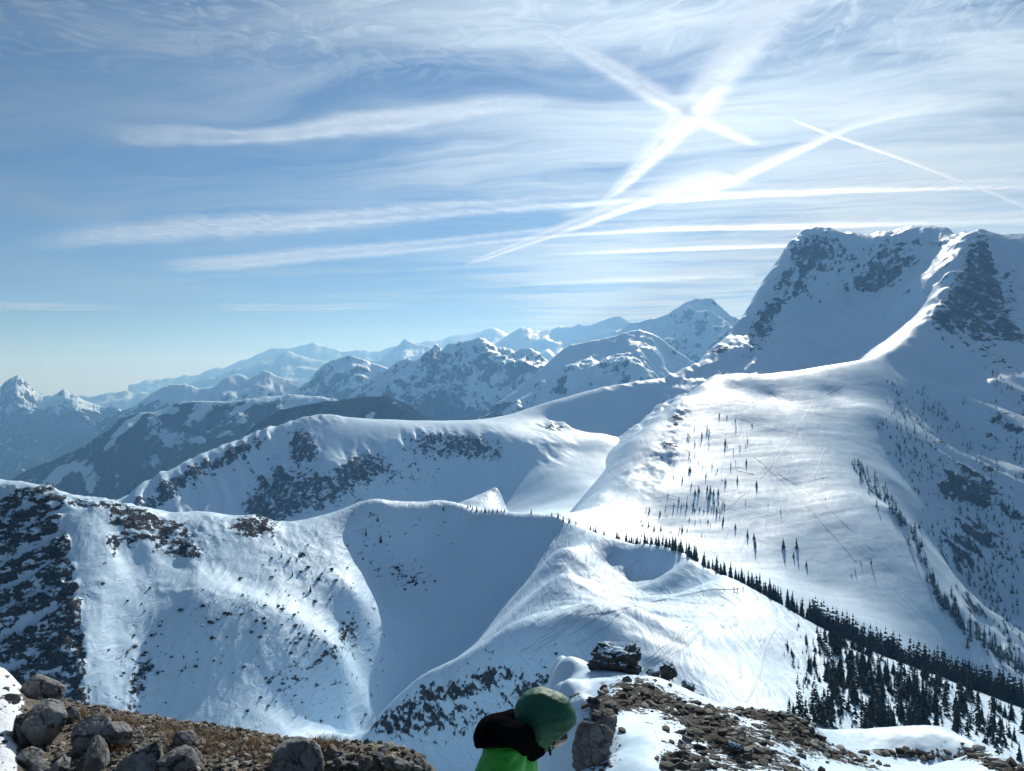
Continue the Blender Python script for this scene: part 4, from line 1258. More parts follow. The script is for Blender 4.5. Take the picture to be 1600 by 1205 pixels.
def spruce_crown(seed, levels=15, per=9, slim=0.17, fine=True):
    """drooping branches in uneven whorls, height 1"""
    rs = np.random.RandomState(seed)
    V, F = [], []
    for L in range(levels):
        t = (L + rs.rand() * .5) / levels
        h = 0.07 + 0.90 * t
        R = slim * (1 - t) ** 0.85 * (0.8 + rs.rand() * .45) + 0.008
        k = max(4, int(per * (1 - t * .55)))
        a0 = rs.rand() * 6.28
        for i in range(k):
            if rs.rand() < 0.10:
                continue
            a = a0 + i / k * 6.283 + rs.normal() * .18
            r = R * (0.65 + rs.rand() * .55)
            dz = -r * (0.35 + rs.rand() * .45)
            w = r * 0.42 + 0.006
            ca, sa = math.cos(a), math.sin(a)
            n = len(V)
            up = 0.035 + rs.rand() * .02
            V += [(0, 0, h + up), (ca * r * .55 - sa * w, sa * r * .55 + ca * w, h + dz * .55 - .012), (ca * r, sa * r, h + dz),
                  (ca * r * .55 + sa * w, sa * r * .55 - ca * w, h + dz * .55 - .012), (ca * r * .5, sa * r * .5, h + dz * .3 + .016), (0, 0, h - .03)]
            F += [(n, n + 1, n + 4), (n + 1, n + 2, n + 4), (n + 2, n + 3, n + 4), (n + 3, n, n + 4)]
            if fine:
                F += [(n + 1, n + 5, n + 2), (n + 2, n + 5, n + 3)]
    n = len(V)
    V += [(0.006, 0, .93), (-.004, .006, .93), (-.004, -.006, .93), (0, 0, 1.03)]
    F += [(n, n + 1, n + 3), (n + 1, n + 2, n + 3), (n + 2, n, n + 3)]
    return V, F


def trunk_shape(seed):
    rs = np.random.RandomState(seed)
    V, F = [], []
    K = 6
    for q, (h, r) in enumerate([(-.06, .020), (.05, .016), (.4, .010), (.95, .003)]):
        for i in range(K):
            a = i / K * 6.283
            V.append((math.cos(a) * r, math.sin(a) * r, h))
    for q in range(3):
        for i in range(K):
            F.append((q * K + i, q * K + (i + 1) % K, (q + 1) * K + (i + 1) % K, (q + 1) * K + i))
    return V, F


CROWNS, TRUNKS, CHEAP = [], [], []
for k in range(6):
    v, f = spruce_crown(40 + k, 15 + k % 3, 9, 0.15 + 0.02 * (k % 3))
    o = mesh_obj('crown', v, f, [NEEDLE], smooth=False); CROWNS.append(o.data); bpy.data.objects.remove(o)
    v, f = trunk_shape(60 + k)
    o = mesh_obj('trunk', v, f, [BARK]); TRUNKS.append(o.data); bpy.data.objects.remove(o)
    CHEAP.append(spruce_crown(80 + k, 8, 6, 0.17 + 0.03 * (k % 3), False))


def spruce(pos, h, label, group):
    if label.startswith('dark spruce'):              # tell the trees apart by height
        label = ('tall ' if h > 7.2 else 'short ' if h < 5.2 else 'middling ') + label
    k = rst.randint(6)
    e = bpy.data.objects.new('spruce_tree', None)
    COL.objects.link(e)
    e.empty_display_size = 0.3
    e.location = (pos[0], pos[1], pos[2] - 0.15)
    s = h * (0.9 + rst.rand() * .35)
    e.scale = (s, s, h)
    e.rotation_euler = (rst.normal() * .03, rst.normal() * .03, rst.rand() * 6.28)
    for nm, me in (('trunk', TRUNKS[k]), ('crown', CROWNS[k])):
        o = bpy.data.objects.new(nm, me)
        COL.objects.link(o)
        o.parent = e
    return tag(e, label, 'tree', group)


far_v, far_f, far_n = {}, {}, {}


def far_tree(key, pos, h):
    v, f = CHEAP[rst.randint(6)]
    a = rst.rand() * 6.28
    s = h * (0.9 + rst.rand() * .5)
    v = np.array(v); c, d = math.cos(a), math.sin(a)
    w = np.stack([(v[:, 0] * c - v[:, 1] * d) * s + pos[0], (v[:, 0] * d + v[:, 1] * c) * s + pos[1], v[:, 2] * h + pos[2] - .3], 1)
    far_v.setdefault(key, []).append(w)
    n = far_n.get(key, 0)
    far_f.setdefault(key, []).append([tuple(i + n for i in q) for q in f])
    far_n[key] = n + len(w)


def crest_py(px):
    c = np.array(crestA)
    return np.interp(px, c[:, 0], c[:, 1]), np.interp(px, c[:, 0], c[:, 2])


G_BELT = ('dark spruce in the close belt along the back of the snow crest', 'spruces in the belt behind the crest')
G_SLOPE = ('dark spruce on the sunlit slope between the belt and the arete', 'spruces on the sunlit slope')
G_LONE = ('lone little spruce on the open white shoulder', 'lone spruces on the white shoulder')
G_EDGE = ('spruce in the line along the shaded edge of the white shoulder', 'spruces along the edge of the shoulder')
count = 0
# belt behind the crest
px = 888.0
while px < 1330:
    rowsn = 1 if px < 960 else 2
    for r in range(rowsn):
        q = px + rst.normal() * 3
        _, Y = crest_py(q)
        Y = Y + 3 + r * 6 + rst.rand() * 5
        p_ = LA.at((q - CX) / F0 * Y, Y)
        t = (q - 888) / 440
        h = (4.5 + 4.0 * min(1, t * 2)) * (0.7 + rst.rand() * .6)
        if q < 955 and rst.rand() < .25:
            continue
        spruce(p_, h, *G_BELT); count += 1
    px += 6.5
# the broad belt further down, seen over the convex edge
for i in range(760):
    q = 1270 + rst.rand() * 400
    _, Y = crest_py(q)
    d = rst.rand() ** 1.2 * 56
    Y2 = Y + 1 + d
    p_ = LA.at((q - CX) / F0 * Y2, Y2)
    far_tree('forest_belt', p_, (6.0 + rst.rand() * 7.0) * (1 + d / 110))
# sunlit slope
clumps = [(1300, 1010, 30, 18, 22), (1330, 1050, 40, 26, 30), (1310, 1090, 40, 30, 22), (1280, 1115, 30, 14, 12), (1370, 1090, 40, 40, 24), (1420, 1060, 60, 26, 20), (1440, 1120, 60, 26, 20), (1500, 1100, 60, 40, 22), (1570, 1090, 40, 50, 26), (1560, 1150, 50, 26, 14), (1390, 1130, 50, 16, 12), (1240, 1030, 16, 14, 5), (1270, 1060, 14, 26, 7)]
for (cx_, cy_, rx, ry, n) in clumps:
    for i in range(int(n * 0.66)):
        q, r = cx_ + rst.normal() * rx * .7, cy_ + rst.normal() * ry * .7
        e, _ = crest_py(q)
        if r < e + 8 or r > 1196 or q > 1640:
            continue
        p_ = LA.pick(q, r)
        if p_ is None:
            continue
        k = 1.0 if q > 1290 else .6
        spruce(p_, (4.0 + rst.rand() ** 1.5 * 5.0) * k, *G_SLOPE); count += 1
for (cx_, cy_, rx, ry, n) in clumps[:11]:
    for i in range(int(n * 2.3)):
        q, r = cx_ + rst.normal() * rx * .75, cy_ + rst.normal() * ry * .75
        e, _ = crest_py(q)
        p_ = LA.pick(q, r) if e + 4 < r < 1196 and q < 1640 else None
        if p_ is not None:
            far_tree('slope_wood', p_, 2.5 + rst.rand() ** 1.5 * 5.5)
for (q, r, hp) in [(1148, 965, 0)] + [(1225 + rst.rand() * 60, 975 + rst.rand() * 110, 0) for _ in range(22)]:
    p_ = LA.pick(q, r)
    if p_ is not None:
        far_tree('saplings', p_, 1.2 + rst.rand() * 1.8)
# lone trees on the shoulder
lone = [(1168, 838, 20), (1180, 855, 26), (1224, 857, 24), (1245, 857, 26), (1240, 870, 14), (1178, 842, 16), (1120, 800, 14), (1107, 780, 14), (1142, 728, 12), (1133, 755, 14), (1182, 760, 16), (1152, 752, 14), (1130, 815, 14), (1110, 770, 18), (1115, 772, 16), (1092, 768, 16), (1086, 772, 14), (1080, 760, 12), (1103, 745, 12), (1125, 800, 12), (1165, 785, 9), (1168, 690, 10), (1150, 670, 12), (1149, 658, 10), (1124, 650, 11), (1136, 652, 8), (1105, 672, 12), (1108, 676, 11), (1085, 670, 9), (1175, 665, 9), (1156, 700, 9), (1165, 697, 8), (1137, 698, 7), (1220, 800, 10), (1200, 790, 8), (1290, 780, 7), (1260, 885, 14), (1330, 900, 8), (1345, 880, 10), (1361, 882, 16), (1336, 895, 12)]
for _ in range(46):
    t = rst.rand()
    lone.append((1075 + t * 55 + rst.normal() * 26, 680 + rst.rand() * 150, 6 + rst.rand() * 9))
for _ in range(26):
    lone.append((1000 + rst.rand() * 110, 790 + rst.rand() * 50, 6 + rst.rand() * 7))
lone.sort(key=lambda q: -q[2])
for i, (q, r, hp) in enumerate(lone):
    p_ = LB.pick(q, r)
    if p_ is None:
        continue
    h = max(2.2, 0.72 * hp / F0 * p_[1])
    if i < 40:
        spruce(p_, h, *G_LONE)
    else:
        far_tree('scattered_trees', p_, h)
# line along the shaded edge, and the ribs of the flank
edge_line = [(1332, 726), (1360, 760), (1400, 800), (1432, 850), (1452, 905), (1480, 950), (1520, 995), (1600, 1050)]
ee = np.array(edge_line, float)
for i in range(210):
    q = 1330 + rst.rand() ** 1.1 * 270
    r = np.interp(q, ee[:, 0], ee[:, 1]) + rst.normal() * 9
    p_ = LB.pick(q, r)
    if p_ is None:
        continue
    far_tree('flank_trees', p_, (7 + rst.rand() * 6) * (.8 if q < 1400 else 1.0))
ribs = [((1385, 600), (1475, 705), 60, 14), ((1395, 640), (1560, 860), 80, 12), ((1380, 660), (1440, 740), 70, 16), ((1430, 610), (1560, 745), 60, 8), ((1540, 575), (1600, 640), 20, 8), ((1500, 740), (1600, 900), 70, 22), ((1440, 780), (1570, 960), 90, 20), ((1520, 870), (1600, 1000), 90, 30), ((1560, 650), (1600, 740), 30, 16), ((1560, 780), (1600, 860), 40, 20)]
for (a, b_, n, w) in ribs:
    for i in range(n):
        t = rst.rand()
        q, r = a[0] + (b_[0] - a[0]) * t + rst.normal() * w * .5, a[1] + (b_[1] - a[1]) * t + rst.normal() * w
        p_ = LB.pick(q, r)
        if p_ is not None and 500 < p_[1] < 1500:
            far_tree('flank_trees', p_, 4.5 + rst.rand() * 5)
for key, lab in (('slope_wood', 'smaller spruces filling in between the trees of the sunlit slope'), ('forest_belt', 'dense dark spruce wood along the convex edge of the slope'), ('scattered_trees', 'scattered dwarf trees on the white shoulder'),
                 ('flank_trees', 'spruces climbing the shaded ribs of the big peak'), ('saplings', 'tiny saplings poking through the snow near the col')):
    ff = [q for l_ in far_f[key] for q in l_]
    tag(mesh_obj(key, np.concatenate(far_v[key]), ff, [NEEDLE], smooth=False), lab, kind='stuff')

# dwarf pines on the slopes of the bowl
def bush_shape(seed):
    rs = np.random.RandomState(seed)
    V, F = [], []
    for i in range(26):
        a = rs.rand() * 6.28; r = rs.rand() ** .5 * .75; h = (1 - r) * .8 + rs.rand() * .3
        c = np.array([math.cos(a) * r, math.sin(a) * r, h * .8])
        for k in range(3):
            d = rs.normal(size=3) * .30
            e = rs.normal(size=3) * .30
            n = len(V)
            V += [tuple(c), tuple(c + d), tuple(c + e)]; F.append((n, n + 1, n + 2))
    return V, F


BUSH = []
for k in range(4):
    v, f = bush_shape(200 + k)
    o = mesh_obj('dwarf_pine', v, f, [NEEDLE], smooth=False); BUSH.append(o.data); bpy.data.objects.remove(o)


def bush(pos, s):
    o = bpy.data.objects.new('dwarf_pine', BUSH[rst.randint(4)])
    COL.objects.link(o)
    o.location = (pos[0], pos[1], pos[2] - .05 * s)
    o.scale = (s, s, s * (.7 + rst.rand() * .5))
    o.rotation_euler = (0, 0, rst.rand() * 6.28)
    kind = 'broad' if s > 0.85 else 'tiny' if s < 0.42 else 'small'
    where = 'under the rim above the headwall' if pos[0] > -85 and pos[1] > 500 else 'on the lit shoulder' if pos[1] > 440 else 'on the shaded slope below the bench'
    return tag(o, '%s dark dwarf pine dotted %s of the bowl' % (kind, where), 'dwarf pine', 'dwarf pines in the bowl')


areas = [(330, 960, 60, 30, 30), (420, 980, 60, 50, 36), (470, 1000, 40, 30, 34), (300, 1030, 90, 50, 32), (480, 870, 60, 30, 30), (520, 900, 40, 40, 20), (640, 905, 40, 14, 34), (540, 990, 30, 25, 14), (230, 1010, 30, 60, 26), (440, 890, 60, 40, 20), (380, 1080, 70, 30, 10), (620, 1130, 60, 20, 12)]
for (cx_, cy_, rx, ry, n) in areas:
    for i in range(n):
        p_ = LA.pick(cx_ + rst.normal() * rx * .6, cy_ + rst.normal() * ry * .6)
        if p_ is not None and 300 < p_[1] < 620:
            bush(p_, 0.35 + rst.rand() ** 3 * 1.3)
for (q, r, hp) in [(595, 848, 16), (572, 838, 14), (590, 815, 10), (693, 798, 12), (735, 793, 7), (550, 805, 6), (585, 806, 6), (457, 900, 10), (485, 925, 12), (440, 870, 8), (290, 1045, 10), (287, 1027, 6), (483, 1010, 10), (470, 870, 9), (520, 1020, 9)]:
    p_ = LA.pick(q, r)
    if p_ is not None:
        spruce(p_, hp / F0 * p_[1], 'single small spruce on the left slope of the bowl', 'single spruces on the bowl slope')
for q in (731, 738, 745, 752, 758, 764, 770, 777, 783, 788, 830, 862, 872, 880):
    _, Y = crest_py(q)
    Y += 2.0
    spruce(LA.at((q - CX) / F0 * Y, Y), 2.6 + rst.rand() * 2.4, 'tiny spruce standing in the row on the snow crest above the headwall', 'tiny spruces on the headwall crest')

# ------------------------------------------------------------------ ski and foot tracks: trodden ridges of snow, groove shade painted into their colour
TRACK_SHADE, T, b = new_mat('track_shade_snow')
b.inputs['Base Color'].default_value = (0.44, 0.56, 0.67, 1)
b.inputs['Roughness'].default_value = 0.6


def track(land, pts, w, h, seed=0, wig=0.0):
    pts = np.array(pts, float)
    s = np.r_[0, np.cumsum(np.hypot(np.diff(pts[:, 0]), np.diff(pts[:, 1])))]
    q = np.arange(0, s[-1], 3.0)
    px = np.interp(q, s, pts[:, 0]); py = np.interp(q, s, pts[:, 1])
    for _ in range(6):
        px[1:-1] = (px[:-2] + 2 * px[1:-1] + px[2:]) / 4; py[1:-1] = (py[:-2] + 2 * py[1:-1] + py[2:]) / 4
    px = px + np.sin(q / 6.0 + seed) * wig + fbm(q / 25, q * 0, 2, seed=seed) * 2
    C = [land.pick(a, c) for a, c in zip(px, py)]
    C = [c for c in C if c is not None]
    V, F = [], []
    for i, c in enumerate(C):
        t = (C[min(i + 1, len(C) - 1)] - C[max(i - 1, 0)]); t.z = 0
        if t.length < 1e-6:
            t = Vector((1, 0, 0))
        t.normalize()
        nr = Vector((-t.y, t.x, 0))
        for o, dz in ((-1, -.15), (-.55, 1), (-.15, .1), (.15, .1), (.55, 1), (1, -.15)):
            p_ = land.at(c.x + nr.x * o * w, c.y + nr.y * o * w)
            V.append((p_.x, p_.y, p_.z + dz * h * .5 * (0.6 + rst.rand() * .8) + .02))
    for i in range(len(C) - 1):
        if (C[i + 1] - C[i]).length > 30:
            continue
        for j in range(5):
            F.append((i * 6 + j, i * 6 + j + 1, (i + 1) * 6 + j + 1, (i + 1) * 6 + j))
    o = mesh_obj('track', V, F, [TRACK_SHADE])
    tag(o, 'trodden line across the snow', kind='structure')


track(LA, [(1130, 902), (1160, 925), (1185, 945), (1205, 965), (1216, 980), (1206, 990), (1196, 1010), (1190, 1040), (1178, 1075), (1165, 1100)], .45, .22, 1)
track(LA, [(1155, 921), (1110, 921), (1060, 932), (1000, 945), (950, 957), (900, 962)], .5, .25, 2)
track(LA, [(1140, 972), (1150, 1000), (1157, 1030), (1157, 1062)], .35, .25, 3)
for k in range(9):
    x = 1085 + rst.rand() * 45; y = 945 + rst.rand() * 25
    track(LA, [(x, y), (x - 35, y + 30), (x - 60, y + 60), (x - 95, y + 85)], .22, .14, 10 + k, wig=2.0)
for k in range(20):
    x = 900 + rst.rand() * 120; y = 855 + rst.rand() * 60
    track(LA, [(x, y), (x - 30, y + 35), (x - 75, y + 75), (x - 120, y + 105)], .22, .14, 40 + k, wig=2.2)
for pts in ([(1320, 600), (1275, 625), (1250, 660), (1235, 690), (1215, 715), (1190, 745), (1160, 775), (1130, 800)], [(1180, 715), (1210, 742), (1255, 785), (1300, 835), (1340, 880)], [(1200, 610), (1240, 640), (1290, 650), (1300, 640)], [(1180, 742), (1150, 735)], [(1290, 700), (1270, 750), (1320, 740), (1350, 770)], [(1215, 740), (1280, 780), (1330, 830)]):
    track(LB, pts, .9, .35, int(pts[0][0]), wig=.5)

# ------------------------------------------------------------------ people
def cone_shape(a, b, ra, rb, seg=20, sy=1.0):
    """a rounded limb from a to b; sy widens it across"""
    a, b = Vector(a), Vector(b)
    d = b - a
    L = max(d.length, 1e-4)
    q = d.to_track_quat('Z', 'Y') if d.length > 1e-5 else Vector((0, 0, 1)).to_track_quat('Z', 'Y')
    V, F = [], []
    prof = [(-ra * math.cos(t), ra * math.sin(t)) for t in np.linspace(0.02, math.pi / 2, 7)] + [(L + rb * math.sin(t), rb * math.cos(t)) for t in np.linspace(0, math.pi / 2 - .02, 7)]
    for z, r in prof:
        for i in range(seg):
            t = i / seg * 2 * math.pi
            p_ = q @ Vector((r * math.cos(t), r * math.sin(t), z)) + a
            V.append((p_.x, a.y + (p_.y - a.y) * sy, p_.z))
    n = len(prof)
    for k in range(n - 1):
        for i in range(seg):
            F.append((k * seg + i, k * seg + (i + 1) % seg, (k + 1) * seg + (i + 1) % seg, (k + 1) * seg + i))
    F.append(tuple(range(seg - 1, -1, -1))); F.append(tuple((n - 1) * seg + i for i in range(seg)))
    return V, F


def melt(name, limbs, mats, voxel=0.012, smooth=6, parent=None, cut=None, wrinkle=0.0, seed=0):
    """fuses limbs into one continuous skin"""
    V, F = [], []
    for l_ in limbs:
        v, f = cone_shape(*l_)
        n = len(V)
        V += v; F += [tuple(i + n for i in q) for q in f]
    o = mesh_obj(name, V, F, mats)
    md = o.modifiers.new('r', 'REMESH'); md.mode = 'VOXEL'; md.voxel_size = voxel
    if smooth:
        ms = o.modifiers.new('s', 'SMOOTH'); ms.iterations = smooth; ms.factor = 0.5
    dg = bpy.context.evaluated_depsgraph_get()
    me = bpy.data.meshes.new_from_object(o.evaluated_get(dg))
    old = o.data
    o.modifiers.clear()
    o.data = me
    bpy.data.meshes.remove(old)
    me.name = name
    me.materials.clear()
    for mt in mats:
        me.materials.append(mt)
    co = np.empty(len(me.vertices) * 3); me.vertices.foreach_get('co', co); co = co.reshape(-1, 3)
    if wrinkle:
        no = np.empty(len(me.vertices) * 3); me.vertices.foreach_get('normal', no); no = no.reshape(-1, 3)
        w = fbm3(co * np.array([11, 11, 22]), 3, .5, seed=seed, ridged=True) - .5
        co = co + no * w[:, None] * wrinkle
        me.vertices.foreach_set('co', co.ravel())
    if cut is not None:
        import bmesh
        bm = bmesh.new(); bm.from_mesh(me)
        bm.verts.ensure_lookup_table()
        kill = [f_ for f_ in bm.faces if cut(f_.calc_center_median())]
        bmesh.ops.delete(bm, geom=kill, context='FACES')
        rim = [v for v in bm.verts if v.is_boundary]
        for _ in range(14):                          # an even hem
            new = {}
            for v in rim:
                nb = [e_.other_vert(v).co for e_ in v.link_edges if e_.is_boundary]
                if len(nb) == 2:
                    new[v] = v.co * 0.4 + (nb[0] + nb[1]) * 0.3
            for v, c_ in new.items():
                v.co = c_
        bm.to_mesh(me); bm.free()
    me.polygons.foreach_set('use_smooth', np.ones(len(me.polygons), bool))
    me.update()
    if parent is not None:
        o.parent = parent
    return o


def cloth(name, a, b, rough=0.6, sheen=0.0, fine=60):
    m, T, bs = new_mat(name)
    geo = T.node('ShaderNodeNewGeometry')
    n = T.noise(geo.outputs['Position'], 14.0, 4.0, 0.6); n2 = T.noise(geo.outputs['Position'], fine * 8.0, 2.0, 0.6)
    T.put(bs.inputs['Base Color'], T.mix(T.ramp(n, .3, .7), rgba(a), rgba(b)))
    bs.inputs['Roughness'].default_value = rough
    bs.inputs['Sheen Weight'].default_value = sheen
    bs.inputs['Specular IOR Level'].default_value = 0.0 if max(b) < 0.02 else 0.4
    bp = T.node('ShaderNodeBump'); bp.inputs['Strength'].default_value = 0.5; bp.inputs['Distance'].default_value = 0.012
    T.put(bp.inputs['Height'], T.m('ADD', n, T.m('MULTIPLY', n2, .05)))
    T.l.new(bp.outputs[0], bs.inputs['Normal'])
    return m


GREEN = cloth('bright_green_shell', (0.020, 0.33, 0.028), (0.035, 0.42, 0.045), .5)
HOODG = cloth('sea_green_hood', (0.009, 0.10, 0.055), (0.011, 0.11, 0.061), .6)
BLACK = cloth('black_shell', (0.004, 0.004, 0.005), (0.008, 0.0075, 0.008), .75)
TROUS = cloth('dark_trousers', (0.012, 0.013, 0.016), (0.02, 0.021, 0.025), .7)
SKIN = cloth('skin', (0.45, 0.27, 0.19), (0.52, 0.32, 0.23), .5)
m, T, b = new_mat('dark_lens'); b.inputs['Base Color'].default_value = (0.004, 0.004, 0.005, 1); b.inputs['Roughness'].default_value = 0.12
LENS = m
k_ = 3.5 / F0
Y0p = 3.5


def pp(px, py, dy=0.0):
    k = (Y0p + dy) / F0
    return ((px - CX) * k, Y0p + dy, (CY - py) * k)


hc = Vector(pp(851, 1122))
look = Vector((0.72, -0.30, -0.62)).normalized()
gz = groundN(0.0, 3.5)
gzl, gzr = groundN(-0.08, 3.62), groundN(0.02, 3.40)
nose = hc + Vector((0.070, -0.01, -0.088))
body = melt('person', [
    # head, jaw, nose
    (hc + Vector((-.02, 0, .012)), hc + Vector((.012, 0, -.012)), .092, .088, 20, .86), (hc + Vector((.0, 0, -.05)), hc + Vector((.052, 0, -.085)), .062, .045),
    (hc + Vector((.045, 0, -.072)), nose, .022, .012),
    # neck and trunk
    (hc + Vector((-.05, 0, -.04)), pp(800, 1150), .058, .065), (pp(798, 1172), pp(790, 1230), .085, .11, 20, 1.3), (pp(788, 1230), pp(774, 1330), .115, .115, 20, 1.2), (pp(772, 1330), pp(772, 1370), .13, .13, 20, 1.25),
    # arms
    (pp(792, 1180, -.15), pp(788, 1255, -.225), .05, .045), (pp(792, 1255, -.235), pp(856, 1300, -.15), .05, .035), (pp(792, 1180, .15), pp(788, 1255, .225), .05, .045), (pp(792, 1255, .235), pp(856, 1300, .13), .05, .035),
    # palms, fingers and thumbs
    (pp(856, 1300, -.15), pp(878, 1314, -.13), .034, .03), (pp(856, 1300, .13), pp(878, 1314, .11), .034, .03)]
    + [(pp(880, 1308 + 5 * q, -.15 + .012 * q), pp(898, 1322 + 5 * q, -.13 + .012 * q), .010, .008) for q in range(4)]
    + [(pp(880, 1308 + 5 * q, .13 - .012 * q), pp(898, 1322 + 5 * q, .11 - .012 * q), .010, .008) for q in range(4)]
    + [(pp(866, 1302, -.12), pp(884, 1304, -.10), .011, .009), (pp(866, 1302, .10), pp(884, 1304, .08), .011, .009)]
    # legs and feet
    + [(pp(772, 1360, -.09), (-.02, 3.40, (gzr + pp(772, 1360)[2]) / 2 + .03), .085, .062), ((-.02, 3.40, (gzr + pp(772, 1360)[2]) / 2 + .03), (-.07, 3.40, gzr + .09), .062, .042), ((-.09, 3.40, gzr + .045), (.10, 3.38, gzr + .035), .045, .038),
       (pp(772, 1360, .09), (-.10, 3.62, (gzl + pp(772, 1360)[2]) / 2 + .03), .085, .062), ((-.10, 3.62, (gzl + pp(772, 1360)[2]) / 2 + .03), (-.16, 3.62, gzl + .09), .062, .042), ((-.18, 3.62, gzl + .045), (.01, 3.62, gzl + .035), .045, .038)],
    [SKIN], voxel=.008, smooth=4)
tag(body, 'person in green hooded jacket with black shoulders stooping and looking down', 'person')

jacket = melt('jacket', [
    (pp(797, 1180), pp(790, 1230), .125, .150, 20, 1.35), (pp(788, 1230), pp(776, 1345), .150, .155, 20, 1.25),
    (pp(790, 1178, -.16), pp(783, 1258, -.225), .090, .088), (pp(786, 1258, -.245), pp(850, 1297, -.16), .076, .054),
    (pp(790, 1178, .16), pp(783, 1258, .225), .090, .088), (pp(786, 1258, .245), pp(850, 1297, .14), .076, .054)],
    [GREEN], voxel=.012, smooth=8, parent=body, wrinkle=.012, seed=3)
yoke = melt('shoulder_panel', [
    (pp(772, 1152, -.13), pp(774, 1148, .13), .090, .090), (pp(775, 1152, -.185), pp(812, 1156, -.165), .085, .070), (pp(775, 1152, .185), pp(812, 1156, .165), .085, .070),
    (pp(782, 1148), pp(806, 1142), .088, .085, 20, 1.5), (pp(805, 1150), pp(832, 1168), .092, .062, 20, 1.6), (pp(822, 1165, -.12), pp(833, 1178, -.10), .05, .036)],
    [BLACK], voxel=.010, smooth=6, parent=body, wrinkle=.010, seed=8,
    cut=lambda c: (CY - c.z / c.y * F0) > np.interp(CX + c.x / c.y * F0, [730, 800, 832, 850], [1170, 1168, 1192, 1180]))
so = yoke.modifiers.new('thick', 'SOLIDIFY'); so.thickness = 0.012; so.offset = -1


def open_face(c):
    d = c - hc
    d.normalize()
    return d.dot(look) > 0.845


hood = melt('hood', [
    (hc + Vector((-.014, 0, .006)), hc + Vector((.022, 0, -.002)), .128, .122, 24, .92), (hc + Vector((-.02, 0, -.05)), hc + Vector((.004, 0, -.098)), .088, .052, 20, 1.1),
    (hc + Vector((-.06, 0, -.03)), pp(808, 1146), .095, .075, 20, 1.1), (hc + Vector((.055, 0, .0)), hc + Vector((.078, 0, -.030)), .072, .060, 20, 1.25)],
    [HOODG], voxel=.008, smooth=6, parent=body, cut=open_face, wrinkle=.008, seed=5)
so = hood.modifiers.new('thick', 'SOLIDIFY'); so.thickness = 0.006; so.offset = -1
# sunglasses: two curved lenses and an arm; near lens enlarged to darken the hood's shaded inside
sg = melt('sunglasses', [(hc + Vector((.040, -.060, -.060)), hc + Vector((.074, -.040, -.066)), .036, .030), (hc + Vector((.040, .060, -.060)), hc + Vector((.078, .034, -.058)), .024, .022),
                         (hc + Vector((.078, -.034, -.052)), hc + Vector((.078, .034, -.052)), .010, .010), (hc + Vector((-.03, -.082, -.030)), hc + Vector((.045, -.066, -.052)), .006, .008)], [LENS], voxel=.005, smooth=2, parent=body)
cordv, cordf = cone_shape(pp(858, 1166, -.06), pp(859, 1174, -.062), .0025, .0025, 8)
cord = mesh_obj('drawcord', cordv, cordf, [BLACK], parent=hood)
cv, cf = cone_shape(pp(859, 1173, -.062), pp(860, 1179, -.062), .006, .005, 10)
mesh_obj('toggle', cv, cf, [BLACK], parent=hood)
trousers = melt('trousers', [
    (pp(774, 1335, -.02), pp(774, 1362, .02), .146, .140, 20, 1.1),
    (pp(772, 1360, -.09), (-.02, 3.40, (gzr + pp(772, 1360)[2]) / 2 + .03), .10, .082), ((-.02, 3.40, (gzr + pp(772, 1360)[2]) / 2 + .03), (-.07, 3.40, gzr + .10), .082, .068),
    (pp(772, 1360, .09), (-.10, 3.62, (gzl + pp(772, 1360)[2]) / 2 + .03), .10, .082), ((-.10, 3.62, (gzl + pp(772, 1360)[2]) / 2 + .03), (-.16, 3.62, gzl + .10), .082, .068)],
    [TROUS], voxel=.012, smooth=5, parent=body, wrinkle=.008, seed=9)
for (x, y, g) in ((-.09, 3.40, gzr), (-.18, 3.62, gzl)):
    melt('boot', [((x, y, g + .055), (x + .19, y - .01, g + .045), .058, .050), ((x + .02, y, g + .06), (x + .01, y, g + .17), .058, .055)], [BLACK], voxel=.010, smooth=3, parent=body)

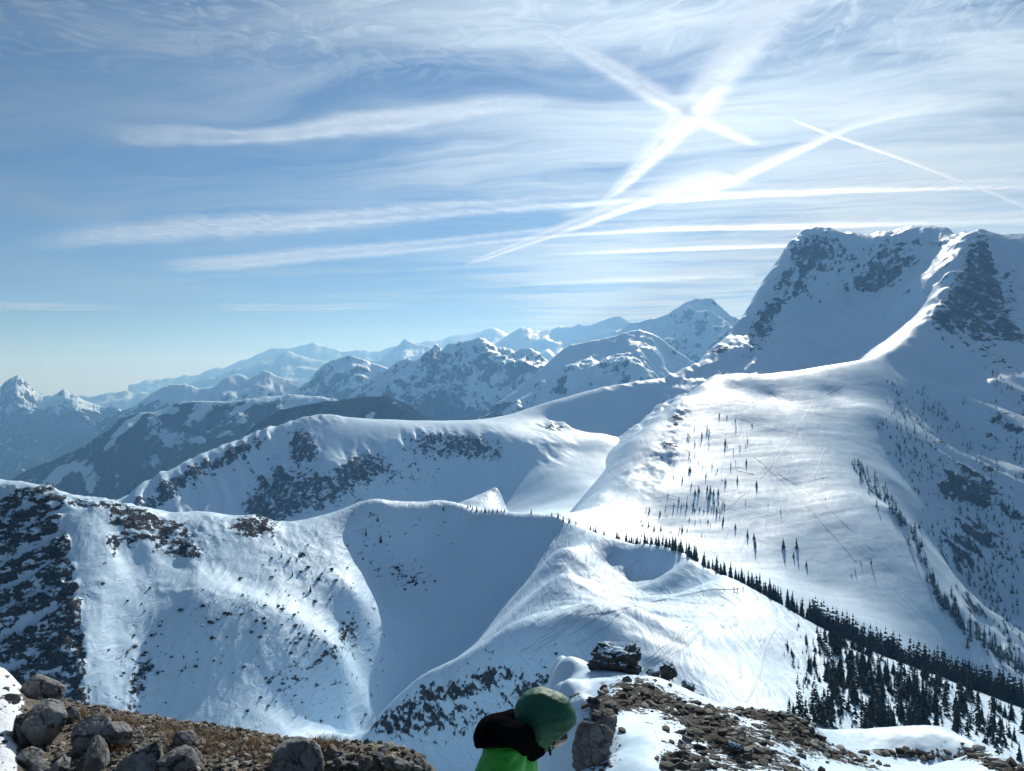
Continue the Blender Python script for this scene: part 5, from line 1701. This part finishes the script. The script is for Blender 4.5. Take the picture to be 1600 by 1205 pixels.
# the three walkers on the ridge
for i, (q, r, col, lab) in enumerate([(1147, 923, (0.02, 0.02, 0.03), 'first of three tiny walkers in dark clothes on the snow ridge'), (1152, 924, (0.05, 0.015, 0.015), 'middle one of three tiny walkers on the snow ridge'), (1161, 923, (0.015, 0.02, 0.05), 'tiny walker a little apart from the other two on the ridge')]):
    p_ = LA.pick(q, r)
    mt = cloth('walker_clothes', col, [c * 1.6 for c in col], .8)
    x, y, z = p_
    melt('person', [((x - .09, y, z + .02), (x - .07, y, z + .85), .08, .10), ((x + .15, y, z + .02), (x + .07, y, z + .85), .08, .10), ((x, y, z + .9), (x + .03, y, z + 1.38), .17, .20), ((x + .03, y, z + 1.45), (x + .05, y, z + 1.66), .07, .115),
                    ((x - .2, y, z + 1.38), (x - .3, y + .05, z + .95), .07, .05), ((x + .23, y, z + 1.38), (x + .36, y - .05, z + 1.0), .07, .05)], [mt], voxel=.04, smooth=2)
    tag(bpy.context.scene.objects[-1] if False else [o for o in COL.objects if o.name.startswith('person')][-1], lab, 'person', None)

# ------------------------------------------------------------------ the air
def build_haze():
    x, y0, y1, z0, z1 = 33000, -7000, 41000, -1300, 1400
    v = [(-x, y0, z0), (x, y0, z0), (x, y1, z0), (-x, y1, z0), (-x, y0, z1), (x, y0, z1), (x, y1, z1), (-x, y1, z1)]
    f = [(0, 3, 2, 1), (4, 5, 6, 7), (0, 1, 5, 4), (1, 2, 6, 5), (2, 3, 7, 6), (3, 0, 4, 7)]
    m = bpy.data.materials.new('haze_air')
    m.use_nodes = True
    m.node_tree.nodes.clear()
    T = NT(m.node_tree)
    o = T.node('ShaderNodeOutputMaterial')
    p = T.node('ShaderNodeVolumePrincipled')
    p.inputs['Color'].default_value = (0.23, 0.52, 0.95, 1)
    p.inputs['Absorption Color'].default_value = (1, 1, 1, 1)
    p.inputs['Density'].default_value = 8.2e-5
    p.inputs['Anisotropy'].default_value = 0.35
    T.l.new(p.outputs[0], o.inputs['Volume'])
    try:
        m.cycles.homogeneous_volume = True
    except Exception:
        pass
    ob = mesh_obj('haze', v, f, [m], smooth=False)
    tag(ob, 'thin blue haze filling the air between the ranges', kind='stuff')


build_haze()
